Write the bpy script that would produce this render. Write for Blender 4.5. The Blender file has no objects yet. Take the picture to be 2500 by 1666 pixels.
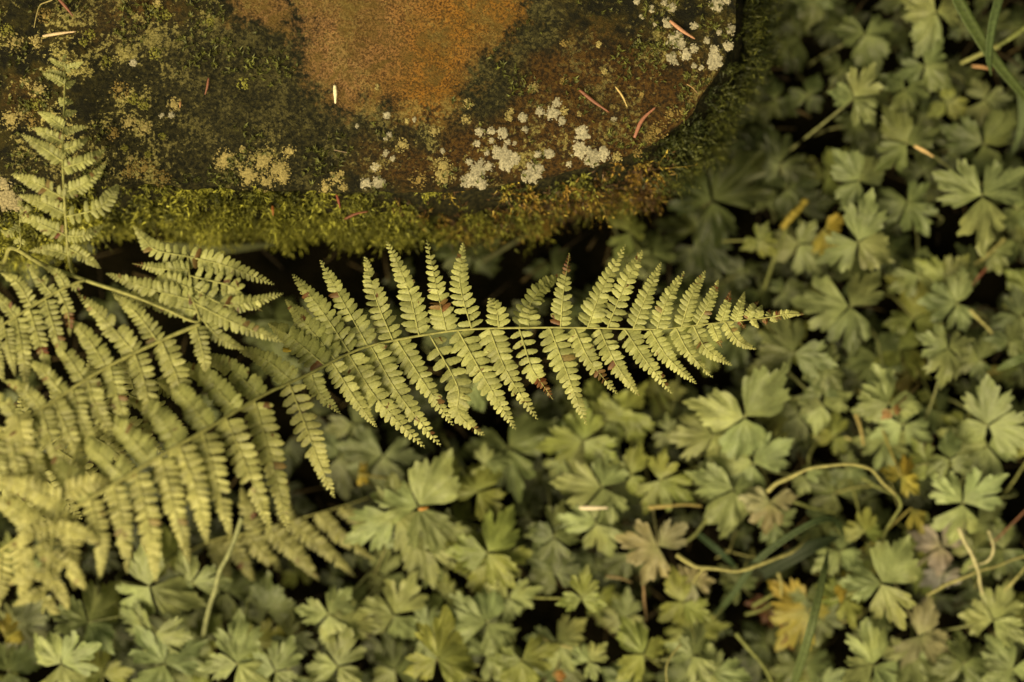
import bpy, math, random
import numpy as np
from mathutils import Vector, Matrix, noise as mnoise

random.seed(7); rng = np.random.default_rng(7)
scene = bpy.context.scene
C = scene.collection
R_ = math.radians

# ------------------------------------------------------------------ camera, sky, sun, exposure
CAMZ, FOCUS_Z = 0.983, 0.152
cam_d = bpy.data.cameras.new('camera'); cam = bpy.data.objects.new('camera', cam_d); C.objects.link(cam)
cam.location = (0, 0, CAMZ); cam.rotation_euler = (0, 0, 0)
cam_d.lens = 50; cam_d.sensor_width = 36; cam_d.clip_start = 0.01; cam_d.clip_end = 100
cam_d.dof.use_dof = True; cam_d.dof.focus_distance = CAMZ - FOCUS_Z - 0.012; cam_d.dof.aperture_fstop = 2.0
scene.camera = cam

SUN_EL, SUN_AZ = R_(50), R_(220)          # azimuth measured from +Y (top of the picture) clockwise: light comes from lower left
world = bpy.data.worlds.new('World'); scene.world = world; world.use_nodes = True
wn = world.node_tree.nodes; wl = world.node_tree.links; wn.clear()
sky = wn.new('ShaderNodeTexSky'); sky.sky_type = 'NISHITA'; sky.sun_disc = False
sky.sun_elevation = SUN_EL; sky.sun_rotation = SUN_AZ
sky.air_density = 1.0; sky.dust_density = 4.0; sky.ozone_density = 1.0
tint = wn.new('ShaderNodeMix'); tint.data_type = 'RGBA'; tint.blend_type = 'MULTIPLY'; tint.inputs[0].default_value = 1
tint.inputs[7].default_value = (1.0, 0.83, 0.33, 1)     # light filtered through a yellowing canopy
bg = wn.new('ShaderNodeBackground'); bg.inputs[1].default_value = 0.05
wo = wn.new('ShaderNodeOutputWorld')
wl.new(sky.outputs[0], tint.inputs[6]); wl.new(tint.outputs[2], bg.inputs[0]); wl.new(bg.outputs[0], wo.inputs[0])
sun_d = bpy.data.lights.new('sun', 'SUN'); sun_d.energy = 2.7; sun_d.angle = R_(52); sun_d.color = (1.0, 0.87, 0.56)
sun = bpy.data.objects.new('sun', sun_d); C.objects.link(sun)
sd = Vector((math.sin(SUN_AZ) * math.cos(SUN_EL), math.cos(SUN_AZ) * math.cos(SUN_EL), math.sin(SUN_EL)))
sun.rotation_euler = sd.to_track_quat('Z', 'Y').to_euler(); sun.location = sd * 5
scene.view_settings.view_transform = 'Standard'; scene.view_settings.look = 'None'
scene.view_settings.gamma = 1.0; scene.view_settings.exposure = 1.12
scene.cycles.use_denoising = True
scene.cycles.max_bounces = 6; scene.cycles.diffuse_bounces = 3; scene.cycles.transmission_bounces = 3

# ------------------------------------------------------------------ helpers
def P(u, v, z):                                   # a point of the photograph's plane at height z, in metres
    s = 0.72 / 2500 * (CAMZ - z)
    return Vector(((u - 1250) * s, -(v - 833) * s, z))
def px(z): return 0.72 / 2500 * (CAMZ - z)        # metres per photograph pixel at height z

def mesh_from(name, V, F, UV=None, col=None, mat=None, smooth=True):
    me = bpy.data.meshes.new(name)
    if isinstance(F, np.ndarray):
        V = np.ascontiguousarray(V, dtype=np.float32); F = np.ascontiguousarray(F, dtype=np.int32)
        n, k = F.shape
        me.vertices.add(len(V)); me.vertices.foreach_set('co', V.ravel())
        me.loops.add(n * k); me.loops.foreach_set('vertex_index', F.ravel())
        me.polygons.add(n); me.polygons.foreach_set('loop_start', np.arange(0, n * k, k, dtype=np.int32))
        me.update(calc_edges=True)
    else:
        me.from_pydata([tuple(v) for v in V], [], F)
    if smooth: me.polygons.foreach_set('use_smooth', np.ones(len(me.polygons), dtype=bool))
    if UV is not None:
        li = np.empty(len(me.loops), dtype=np.int32); me.loops.foreach_get('vertex_index', li)
        uvl = me.uv_layers.new(name='UVMap')
        uvl.data.foreach_set('uv', np.ascontiguousarray(np.asarray(UV, dtype=np.float32)[li]).ravel())
    if col is not None:
        a = me.attributes.new('Col', 'FLOAT_COLOR', 'POINT')
        a.data.foreach_set('color', np.ascontiguousarray(np.asarray(col, dtype=np.float32)).ravel())
    if mat: me.materials.append(mat)
    me.update()
    return me

def obj(name, me, parent=None, mw=None, color=None):
    o = bpy.data.objects.new(name, me); C.objects.link(o)
    if parent: o.parent = parent
    if mw is not None: o.matrix_basis = mw
    if color: o.color = (color[0], color[1], color[2], 1)
    return o
def tag(o, label=None, cat=None, group=None, kind=None):
    if label: o['label'] = label
    if cat: o['category'] = cat
    if group: o['group'] = group
    if kind: o['kind'] = kind
    return o

class Soup:                                       # collects pieces that end up as ONE mesh
    def __init__(s): s.V = []; s.F3 = []; s.F4 = []; s.UV = []; s.C = []; s.n = 0
    def add(s, V, F, UV=None, col=(1, 1, 1)):
        V = np.asarray(V, dtype=np.float32)
        s.V.append(V); s.UV.append(np.zeros((len(V), 2)) if UV is None else np.asarray(UV))
        c = np.ones((len(V), 4), dtype=np.float32)
        c[:, :3] = col
        s.C.append(c)
        F = np.asarray(F, dtype=np.int32) + s.n
        (s.F3 if F.shape[1] == 3 else s.F4).append(F)
        s.n += len(V)
    def mesh(s, name, mat):
        F3 = list(s.F3)
        for q in s.F4: F3 += [q[:, [0, 1, 2]], q[:, [0, 2, 3]]]
        return mesh_from(name, np.concatenate(s.V), np.concatenate(F3), np.concatenate(s.UV), np.concatenate(s.C), mat)

def smooth_path(pts, n):                          # Catmull-Rom through points
    pts = [Vector(p) for p in pts]
    if len(pts) == 2: return [pts[0].lerp(pts[1], i / n) for i in range(n + 1)]
    e = [pts[0] * 2 - pts[1]] + pts + [pts[-1] * 2 - pts[-2]]
    out = []; m = len(pts) - 1
    for i in range(n + 1):
        f = i / n * m; k = min(int(f), m - 1); t = f - k
        a, b, c, d = e[k], e[k + 1], e[k + 2], e[k + 3]
        out.append(0.5 * ((2 * b) + (c - a) * t + (2 * a - 5 * b + 4 * c - d) * t * t + (3 * b - a - 3 * c + d) * t ** 3))
    return out

def tube(path, radii, k=6):
    V = []; n = len(path)
    for i, p in enumerate(path):
        T = (path[min(i + 1, n - 1)] - path[max(i - 1, 0)]).normalized()
        ref = Vector((0, 0, 1)) if abs(T.z) < 0.9 else Vector((1, 0, 0))
        S = T.cross(ref).normalized(); U = S.cross(T)
        r = radii(i / (n - 1)) if callable(radii) else radii
        for j in range(k):
            a = 2 * math.pi * j / k
            V.append(p + (S * math.cos(a) + U * math.sin(a)) * r)
    F = []
    for i in range(n - 1):
        for j in range(k):
            j2 = (j + 1) % k
            F.append((i * k + j, i * k + j2, (i + 1) * k + j2, (i + 1) * k + j))
    V.append(path[0]); V.append(path[-1]); a, b = n * k, n * k + 1
    for j in range(k):
        j2 = (j + 1) % k
        F.append((a, j2, j, j)); F.append((b, (n - 1) * k + j, (n - 1) * k + j2, (n - 1) * k + j2))
    F = [f if len(set(f)) == 4 else tuple(dict.fromkeys(f)) for f in F]
    tri = []
    for f in F:
        if len(f) == 4: tri += [(f[0], f[1], f[2]), (f[0], f[2], f[3])]
        else: tri.append(f)
    return np.array([tuple(v) for v in V]), np.array(tri, dtype=np.int32)

# ------------------------------------------------------------------ materials
def new_mat(name):
    m = bpy.data.materials.new(name); m.use_nodes = True
    nt = m.node_tree; nt.nodes.clear()
    return m, nt.nodes, nt.links
def N(nodes, t, **kw):
    n = nodes.new(t)
    for k, v in kw.items(): setattr(n, k, v)
    return n
def math_node(nodes, links, op, a, b=None, c=None, clamp=False):
    n = nodes.new('ShaderNodeMath'); n.operation = op; n.use_clamp = clamp
    for i, x in enumerate((a, b, c)):
        if x is None: continue
        if isinstance(x, (int, float)): n.inputs[i].default_value = x
        else: links.new(x, n.inputs[i])
    return n.outputs[0]
def mix_col(nodes, links, fac, a, b, blend='MIX'):
    n = nodes.new('ShaderNodeMix'); n.data_type = 'RGBA'; n.blend_type = blend
    for i, x in ((0, fac), (6, a), (7, b)):
        if isinstance(x, (int, float)): n.inputs[i].default_value = x
        elif isinstance(x, tuple): n.inputs[i].default_value = x + (1,) if len(x) == 3 else x
        else: links.new(x, n.inputs[i])
    return n.outputs[2]
def tex_noise(nodes, links, vec, scale, detail=4, rough=0.6, dist=0.0):
    n = nodes.new('ShaderNodeTexNoise'); n.inputs['Scale'].default_value = scale
    n.inputs['Detail'].default_value = detail; n.inputs['Roughness'].default_value = rough
    n.inputs['Distortion'].default_value = dist
    if vec is not None: links.new(vec, n.inputs['Vector'])
    return n.outputs[0]
def map_range(nodes, links, x, a, b, c=0.0, d=1.0):
    n = nodes.new('ShaderNodeMapRange'); n.interpolation_type = 'SMOOTHSTEP'
    links.new(x, n.inputs[0])
    for i, v in zip((1, 2, 3, 4), (a, b, c, d)): n.inputs[i].default_value = v
    return n.outputs[0]

def leaf_material(name, kind):
    m, n, l = new_mat(name)
    info = N(n, 'ShaderNodeObjectInfo'); at = N(n, 'ShaderNodeAttribute', attribute_name='Col')
    geo = N(n, 'ShaderNodeNewGeometry'); uv = N(n, 'ShaderNodeUVMap', uv_map='UVMap')
    col = mix_col(n, l, 1.0, info.outputs['Color'], at.outputs['Color'], 'MULTIPLY')
    pos = geo.outputs['Position']
    n1 = tex_noise(n, l, pos, 70, 3, 0.6); n2 = tex_noise(n, l, pos, 900, 3, 0.65)
    f = math_node(n, l, 'MULTIPLY', map_range(n, l, n1, 0.3, 0.7, 0.74, 1.22), map_range(n, l, n2, 0.3, 0.7, 0.82, 1.16))
    vs = N(n, 'ShaderNodeVectorMath', operation='SCALE'); l.new(col, vs.inputs[0]); l.new(f, vs.inputs[3])
    col = vs.outputs[0]
    sep = N(n, 'ShaderNodeSeparateXYZ'); l.new(uv.outputs[0], sep.inputs[0])
    X = sep.outputs[0]; Y = math_node(n, l, 'ABSOLUTE', sep.outputs[1])
    if kind == 'buttercup':
        d = Y
        for a in (16, 33, 42):
            e = math_node(n, l, 'ABSOLUTE', math_node(n, l, 'SUBTRACT', math_node(n, l, 'MULTIPLY', X, math.sin(R_(a))), math_node(n, l, 'MULTIPLY', Y, math.cos(R_(a)))))
            if a != 33: e = math_node(n, l, 'ADD', e, 0.008)
            d = math_node(n, l, 'MINIMUM', d, e)
        v = map_range(n, l, d, 0.004, 0.026, 0.28, 0.0)
        col = mix_col(n, l, v, col, mix_col(n, l, 0.5, col, (0.30, 0.32, 0.14)))
        base = map_range(n, l, X, 0.0, 0.4, 0.28, 0.0)
        col = mix_col(n, l, base, col, (0.22, 0.26, 0.08))
        ag = tex_noise(n, l, pos, 30, 2, 0.5)
        col = mix_col(n, l, map_range(n, l, ag, 0.54, 0.74, 0.0, 0.26), col, mix_col(n, l, 1.0, col, (1.25, 1.05, 0.55), 'MULTIPLY'))
        sp = tex_noise(n, l, pos, 260, 2, 0.5)
        col = mix_col(n, l, map_range(n, l, sp, 0.62, 0.74, 0.0, 0.3), col, (0.05, 0.055, 0.02))
    else:
        v = map_range(n, l, Y, 0.0, 0.05, 0.45, 0.0)
        side = N(n, 'ShaderNodeTexWave', wave_type='BANDS'); side.bands_direction = 'X'
        side.inputs['Scale'].default_value = 2.6; side.inputs['Distortion'].default_value = 0.0
        cx = N(n, 'ShaderNodeCombineXYZ'); l.new(math_node(n, l, 'SUBTRACT', X, math_node(n, l, 'MULTIPLY', Y, 0.5)), cx.inputs[0]); l.new(cx.outputs[0], side.inputs[0])
        v2 = map_range(n, l, side.outputs[1], 0.75, 1.0, 0.0, 0.22)
        col = mix_col(n, l, math_node(n, l, 'MAXIMUM', v, v2), col, mix_col(n, l, 1.0, col, (0.5, 0.55, 0.42), 'MULTIPLY'))
    if kind == 'fern':
        sp = tex_noise(n, l, pos, 105, 3, 0.6, 0.6)
        col = mix_col(n, l, map_range(n, l, sp, 0.648, 0.705, 0.0, 0.9), col, (0.085, 0.025, 0.010))
        sp2 = tex_noise(n, l, pos, 420, 2, 0.5)
        col = mix_col(n, l, map_range(n, l, sp2, 0.72, 0.77, 0.0, 0.7), col, (0.06, 0.03, 0.012))
    hs = N(n, 'ShaderNodeHueSaturation')
    l.new(col, hs.inputs['Color']); l.new(map_range(n, l, info.outputs['Random'], 0, 1, 0.86, 1.14), hs.inputs['Value'])
    col = hs.outputs[0]
    bs = N(n, 'ShaderNodeBsdfPrincipled'); l.new(col, bs.inputs['Base Color'])
    bs.inputs['Roughness'].default_value = 0.46; bs.inputs['Specular IOR Level'].default_value = 0.34
    bp = N(n, 'ShaderNodeBump'); bp.inputs['Strength'].default_value = 0.35; bp.inputs['Distance'].default_value = 0.0006
    l.new(n2, bp.inputs['Height']); l.new(bp.outputs[0], bs.inputs['Normal'])
    tr = N(n, 'ShaderNodeBsdfTranslucent'); l.new(mix_col(n, l, 1.0, col, (1.0, 1.0, 0.55), 'MULTIPLY'), tr.inputs[0])
    ms = N(n, 'ShaderNodeMixShader'); ms.inputs[0].default_value = 0.22
    out = N(n, 'ShaderNodeOutputMaterial')
    l.new(bs.outputs[0], ms.inputs[1]); l.new(tr.outputs[0], ms.inputs[2]); l.new(ms.outputs[0], out.inputs[0])
    return m
M_fern = leaf_material('fern_leaf', 'fern'); M_butter = leaf_material('buttercup_leaf', 'buttercup')

def plain_material(name, scale=300, rough=0.65, lo=0.7, hi=1.25, bump=0.3, spec=0.3):
    m, n, l = new_mat(name)
    info = N(n, 'ShaderNodeObjectInfo'); at = N(n, 'ShaderNodeAttribute', attribute_name='Col'); geo = N(n, 'ShaderNodeNewGeometry')
    col = mix_col(n, l, 1.0, info.outputs['Color'], at.outputs['Color'], 'MULTIPLY')
    n1 = tex_noise(n, l, geo.outputs['Position'], scale, 4, 0.65)
    vs = N(n, 'ShaderNodeVectorMath', operation='SCALE'); l.new(col, vs.inputs[0]); l.new(map_range(n, l, n1, 0.3, 0.7, lo, hi), vs.inputs[3])
    bs = N(n, 'ShaderNodeBsdfPrincipled'); l.new(vs.outputs[0], bs.inputs['Base Color'])
    bs.inputs['Roughness'].default_value = rough; bs.inputs['Specular IOR Level'].default_value = spec
    bp = N(n, 'ShaderNodeBump'); bp.inputs['Strength'].default_value = bump; bp.inputs['Distance'].default_value = 0.0006
    l.new(n1, bp.inputs['Height']); l.new(bp.outputs[0], bs.inputs['Normal'])
    out = N(n, 'ShaderNodeOutputMaterial'); l.new(bs.outputs[0], out.inputs[0])
    return m
M_stem = plain_material('plant_stem'); M_grass = plain_material('grass_blade', 500, 0.6, 0.7, 1.2, 0.3, 0.22)
M_needle = plain_material('conifer_needle', 900, 0.55, 0.75, 1.2, 0.3, 0.4)
M_lichen = plain_material('lichen_crust', 900, 0.95, 0.45, 1.25, 0.8, 0.05)
M_dead = plain_material('dead_leaf', 180, 0.75, 0.45, 1.35, 0.5, 0.2)
M_moss = plain_material('moss_shoot', 120, 0.6, 0.6, 1.35, 0.0, 0.35)

def soil_material():
    m, n, l = new_mat('dark_soil')
    geo = N(n, 'ShaderNodeNewGeometry'); pos = geo.outputs['Position']
    a = tex_noise(n, l, pos, 25, 5, 0.6); b = tex_noise(n, l, pos, 240, 5, 0.7)
    col = mix_col(n, l, map_range(n, l, a, 0.35, 0.65), (0.0022, 0.0022, 0.0012), (0.006, 0.005, 0.0025))
    col = mix_col(n, l, map_range(n, l, b, 0.55, 0.75, 0, 0.6), col, (0.014, 0.010, 0.005))
    bs = N(n, 'ShaderNodeBsdfPrincipled'); l.new(col, bs.inputs['Base Color']); bs.inputs['Roughness'].default_value = 1.0; bs.inputs['Specular IOR Level'].default_value = 0.0
    bp = N(n, 'ShaderNodeBump'); bp.inputs['Distance'].default_value = 0.004; l.new(b, bp.inputs['Height']); l.new(bp.outputs[0], bs.inputs['Normal'])
    out = N(n, 'ShaderNodeOutputMaterial'); l.new(bs.outputs[0], out.inputs[0])
    return m

def stone_material():
    m, n, l = new_mat('weathered_stone')
    geo = N(n, 'ShaderNodeNewGeometry'); pos = geo.outputs['Position']
    def attr(nm): return N(n, 'ShaderNodeAttribute', attribute_name=nm).outputs['Fac']
    rust, pink, dark, fleck, brown = [attr(x) for x in ('rust', 'pink', 'dark', 'fleck', 'brown')]
    big = tex_noise(n, l, pos, 28, 5, 0.62); mid = tex_noise(n, l, pos, 90, 6, 0.66, 0.4); fine = tex_noise(n, l, pos, 420, 6, 0.72); grain = tex_noise(n, l, pos, 820, 3, 0.7)
    olive = mix_col(n, l, map_range(n, l, mid, 0.42, 0.60), (0.005, 0.0046, 0.0013), (0.033, 0.027, 0.0045))
    brn = mix_col(n, l, map_range(n, l, fine, 0.40, 0.60), (0.014, 0.0075, 0.002), (0.074, 0.036, 0.0065))
    bm = map_range(n, l, math_node(n, l, 'ADD', math_node(n, l, 'MULTIPLY', brown, 0.55), math_node(n, l, 'MULTIPLY', mid, 0.9)), 0.52, 0.86)
    col = mix_col(n, l, bm, olive, brn)
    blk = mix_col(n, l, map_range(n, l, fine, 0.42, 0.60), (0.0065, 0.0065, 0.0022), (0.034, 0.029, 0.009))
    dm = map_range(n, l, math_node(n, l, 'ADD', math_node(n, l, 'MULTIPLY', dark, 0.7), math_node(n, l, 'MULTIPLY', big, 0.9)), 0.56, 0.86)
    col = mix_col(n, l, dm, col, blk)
    # rust coloured bare sandstone
    sand = mix_col(n, l, pink, (0.245, 0.110, 0.014), (0.240, 0.130, 0.054))
    sand = mix_col(n, l, map_range(n, l, big, 0.46, 0.62, 0.0, 0.6), sand, (0.115, 0.070, 0.016))
    sand = mix_col(n, l, map_range(n, l, grain, 0.42, 0.57, 0.92, 0.0), sand, (0.055, 0.027, 0.007))
    sand = mix_col(n, l, map_range(n, l, mid, 0.40, 0.66, 0.0, 0.85), sand, (0.095, 0.060, 0.013))
    rm = map_range(n, l, math_node(n, l, 'ADD', rust, math_node(n, l, 'ADD', math_node(n, l, 'MULTIPLY', math_node(n, l, 'SUBTRACT', mid, 0.5), 1.5), math_node(n, l, 'MULTIPLY', math_node(n, l, 'SUBTRACT', fine, 0.5), 0.9))), 0.34, 0.72)
    col = mix_col(n, l, rm, col, sand)
    # algae film in green flecks
    gm = map_range(n, l, math_node(n, l, 'SUBTRACT', fine, math_node(n, l, 'MULTIPLY', rm, 0.3)), 0.56, 0.70, 0, 0.5)
    col = mix_col(n, l, gm, col, mix_col(n, l, map_range(n, l, grain, 0.4, 0.65), (0.024, 0.028, 0.004), (0.120, 0.112, 0.014)))
    # pale crusty flecks
    fl = tex_noise(n, l, pos, 380, 5, 0.72); fl2 = tex_noise(n, l, pos, 55, 4, 0.6)
    fm = math_node(n, l, 'MULTIPLY', map_range(n, l, math_node(n, l, 'ADD', math_node(n, l, 'MULTIPLY', fl, 0.8), math_node(n, l, 'MULTIPLY', fl2, 0.6)), 0.735, 0.79), fleck)
    col = mix_col(n, l, fm, col, mix_col(n, l, map_range(n, l, grain, 0.35, 0.6), (0.13, 0.11, 0.020), (0.42, 0.36, 0.13)))
    pit = map_range(n, l, grain, 0.26, 0.40, 0.45, 1.0)
    vs = N(n, 'ShaderNodeVectorMath', operation='SCALE'); l.new(col, vs.inputs[0]); l.new(pit, vs.inputs[3])
    bs = N(n, 'ShaderNodeBsdfPrincipled'); l.new(vs.outputs[0], bs.inputs['Base Color'])
    bs.inputs['Roughness'].default_value = 0.85; bs.inputs['Specular IOR Level'].default_value = 0.2
    h = math_node(n, l, 'ADD', math_node(n, l, 'MULTIPLY', fine, 1.0), math_node(n, l, 'MULTIPLY', grain, 0.5))
    bp = N(n, 'ShaderNodeBump'); bp.inputs['Strength'].default_value = 0.9; bp.inputs['Distance'].default_value = 0.0016; l.new(h, bp.inputs['Height']); l.new(bp.outputs[0], bs.inputs['Normal'])
    out = N(n, 'ShaderNodeOutputMaterial'); l.new(bs.outputs[0], out.inputs[0])
    return m

# ------------------------------------------------------------------ ground
def build_ground():
    xs = np.concatenate([[-8, -3, -1.2], np.linspace(-0.7, 0.7, 101), [1.2, 3, 8]])
    ys = np.concatenate([[-8, -3, -1.2], np.linspace(-0.6, 0.6, 91), [1.2, 3, 8]])
    V = []
    for y in ys:
        for x in xs:
            z = 0.006 * mnoise.fractal(Vector((x * 14, y * 14, 0)), 1.0, 2.0, 4) - 0.004
            V.append((x, y, z))
    nx = len(xs); j, i = np.meshgrid(np.arange(len(ys) - 1), np.arange(nx - 1), indexing='ij')
    a = (j * nx + i).ravel()
    F = np.stack([a, a + 1, a + nx + 1, a + nx], 1)
    o = obj('ground', mesh_from('ground', np.array(V), F, mat=soil_material()))
    tag(o, kind='structure')
build_ground()

# ------------------------------------------------------------------ stone
STONE_Z = 0.15
rim_px = [(-110, 545), (0, 512), (140, 468), (287, 450), (531, 459), (807, 468), (1062, 468), (1222, 453), (1381, 421), (1509, 390), (1594, 356), (1679, 287), (1742, 202), (1785, 106), (1801, 0),
          (1795, -160), (1730, -360), (1500, -520), (1000, -590), (300, -560), (-150, -420), (-370, -150), (-390, 150), (-290, 400)]
def closed_spline(pts, per):
    out = []; n = len(pts)
    for k in range(n):
        a, b, c, d = [Vector(pts[(k + q) % n]) for q in (-1, 0, 1, 2)]
        for i in range(per):
            t = i / per
            out.append(0.5 * ((2 * b) + (c - a) * t + (2 * a - 5 * b + 4 * c - d) * t * t + (3 * b - a - 3 * c + d) * t ** 3))
    return out
rim = [P(p.x, p.y, STONE_Z) for p in closed_spline(rim_px, 60)]
# even spacing
_l = [0]
for i in range(len(rim)): _l.append(_l[-1] + (rim[(i + 1) % len(rim)] - rim[i]).length)
NR = 760
_s = np.linspace(0, _l[-1], NR, endpoint=False)
rx = np.interp(_s, _l, [p.x for p in rim] + [rim[0].x]); ry = np.interp(_s, _l, [p.y for p in rim] + [rim[0].y])
jit = np.array([mnoise.fractal(Vector((x * 45, y * 45, 3.1)), 1.0, 2.0, 4) for x, y in zip(rx, ry)]) * 0.0022
tx = np.roll(rx, -1) - np.roll(rx, 1); ty = np.roll(ry, -1) - np.roll(ry, 1); tl = np.hypot(tx, ty)
nxr, nyr = -ty / tl, tx / tl
cx0, cy0 = P(700, -60, STONE_Z).x, P(700, -60, STONE_Z).y
if np.mean(nxr * (rx - cx0) + nyr * (ry - cy0)) < 0: nxr, nyr = -nxr, -nyr
rx = rx + nxr * jit; ry = ry + nyr * jit

def seg_dist(PX, PY, poly):                       # signed distance to a polygon (positive inside), photograph pixels
    n = len(poly); dmin = np.full(PX.shape, 1e9); inside = np.zeros(PX.shape, bool)
    for i in range(n):
        x1, y1 = poly[i]; x2, y2 = poly[(i + 1) % n]
        dx, dy = x2 - x1, y2 - y1
        t = np.clip(((PX - x1) * dx + (PY - y1) * dy) / (dx * dx + dy * dy + 1e-9), 0, 1)
        dmin = np.minimum(dmin, np.hypot(PX - x1 - t * dx, PY - y1 - t * dy))
        c = ((y1 > PY) != (y2 > PY)) & (PX < (x2 - x1) * (PY - y1) / (y2 - y1 + 1e-12) + x1)
        inside ^= c
    return np.where(inside, dmin, -dmin)
def blob(PX, PY, cx, cy, ax, ay): return np.exp(-(((PX - cx) / ax) ** 2 + ((PY - cy) / ay) ** 2))

def build_stone():
    root = bpy.data.objects.new('mossy_stone', None); C.objects.link(root)
    tag(root, 'large flat weathered stone with rusty centre, white lichen and a mossy rim', 'stone')
    fr = np.concatenate([[1, 0.9985, 0.995, 0.990], 1 - np.linspace(0, 1, 150)[1:] ** 0.8])        # rings, from the rim inwards
    prof = [(-0.0005, 0.004), (0.018, 0.002), (0.045, 0.009), (0.075, 0.013), (0.1, 0.0125), (0.116, 0.0085), (0.126, 0.001), (0.133, -0.0035), (0.139, -0.0035), (0.143, -0.001), (0.1462, 0.0), (0.1485, -0.0002), (0.1493, -0.0006)]
    V = []
    rings = []
    for z, off in prof:
        rings.append(np.stack([rx + nxr * off, ry + nyr * off, np.full(NR, z)], 1))
    for f in fr[1:]:
        k = 1 - (1 - f) * 0.995
        ins = 0.0010
        rings.append(np.stack([cx0 + (rx - nxr * ins - cx0) * f, cy0 + (ry - nyr * ins - cy0) * f, np.full(NR, STONE_Z)], 1))
    V = np.concatenate(rings)
    nr = len(rings)
    for i in range(NR * len(prof), len(V)):
        x, y, z = V[i]
        V[i, 2] += 0.0022 * mnoise.fractal(Vector((x * 22, y * 22, 0.3)), 1.0, 2.0, 3) + 0.0004 * mnoise.fractal(Vector((x * 230, y * 230, 0.7)), 0.9, 2.0, 3)
    for i in range(NR * len(prof)):
        x, y, z = V[i]
        d = 0.0035 * mnoise.fractal(Vector((x * 60, y * 60, z * 60)), 1.0, 2.0, 3)
        if z < 0.13: V[i, 0] += nxr[i % NR] * d; V[i, 1] += nyr[i % NR] * d
    a, b = np.meshgrid(np.arange(nr - 1), np.arange(NR), indexing='ij')
    b2 = (b + 1) % NR
    F = np.stack([(a * NR + b), (a * NR + b2), ((a + 1) * NR + b2), ((a + 1) * NR + b)], -1).reshape(-1, 4)
    me = mesh_from('slab', V, F, mat=stone_material())
    s = px(STONE_Z); PX = V[:, 0] / s + 1250; PY = -V[:, 1] / s + 833
    wob = np.array([mnoise.fractal(Vector((x * 30, y * 30, 9.0)), 1.0, 2.0, 4) for x, y, z in V])
    rust_poly = [(700, -330), (690, -120), (720, 0), (700, 60), (730, 120), (755, 190), (800, 245), (850, 285), (905, 268), (960, 262), (1010, 296), (1065, 292), (1110, 262), (1150, 205), (1180, 150), (1225, 105), (1288, 40), (1300, -60), (1240, -260)]
    d = seg_dist(PX, PY, rust_poly)
    rust = np.clip(0.5 + d / 170, 0, 1)
    rust = np.maximum(rust, 0.80 * blob(PX, PY, 640, 10, 100, 75)); rust = np.maximum(rust, 0.42 * blob(PX, PY, 570, 70, 40, 30)); rust = np.maximum(rust, 0.46 * blob(PX, PY, 300, 30, 60, 40))
    rust -= 0.28 * blob(PX, PY, 800, 60, 60, 40) 
    pink = np.clip(1 - (PX - 860 + (PY - 120) * 0.3) / 240, 0.05, 1) + wob * 0.25
    dark = 0.16 + 1.1 * blob(PX, PY, 560, 300, 280, 210) + 0.5 * blob(PX, PY, 1180, 240, 90, 90) + 0.6 * blob(PX, PY, 1300, 40, 90, 80) + 0.4 * blob(PX, PY, 450, 440, 200, 60) + 0.35 * blob(PX, PY, 1020, 330, 120, 40)
    fleck = 1.0 * blob(PX, PY, 60, 200, 160, 240) + 0.85 * blob(PX, PY, 290, 260, 130, 170) + 0.7 * blob(PX, PY, 420, 30, 110, 50) + 0.4 * blob(PX, PY, 1650, 150, 180, 180) + 0.45 * blob(PX, PY, 1200, 370, 320, 90) + 0.8 * blob(PX, PY, 620, 400, 70, 60) + 0.5 * blob(PX, PY, 350, 420, 90, 40) + 0.12
    brown = 0.12 + 1.0 * blob(PX, PY, 1400, 280, 360, 170) + 0.6 * blob(PX, PY, 1000, 380, 160, 70) + 0.5 * blob(PX, PY, 330, 60, 140, 90) + 0.35 * blob(PX, PY, 60, 250, 60, 60) + 0.4 * blob(PX, PY, 1600, 300, 200, 80)
    side = V[:, 2] < 0.1478                        # shade under the lip painted into the flank; no lichen or bare rust there
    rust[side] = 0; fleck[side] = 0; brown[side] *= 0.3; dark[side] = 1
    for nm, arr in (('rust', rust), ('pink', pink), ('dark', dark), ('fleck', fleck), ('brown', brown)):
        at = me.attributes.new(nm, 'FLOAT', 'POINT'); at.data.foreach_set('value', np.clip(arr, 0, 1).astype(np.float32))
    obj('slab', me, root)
    return root
stone = build_stone()
def stone_h(x, y): return STONE_Z + 0.0022 * mnoise.fractal(Vector((x * 22, y * 22, 0.3)), 1.0, 2.0, 3)

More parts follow.
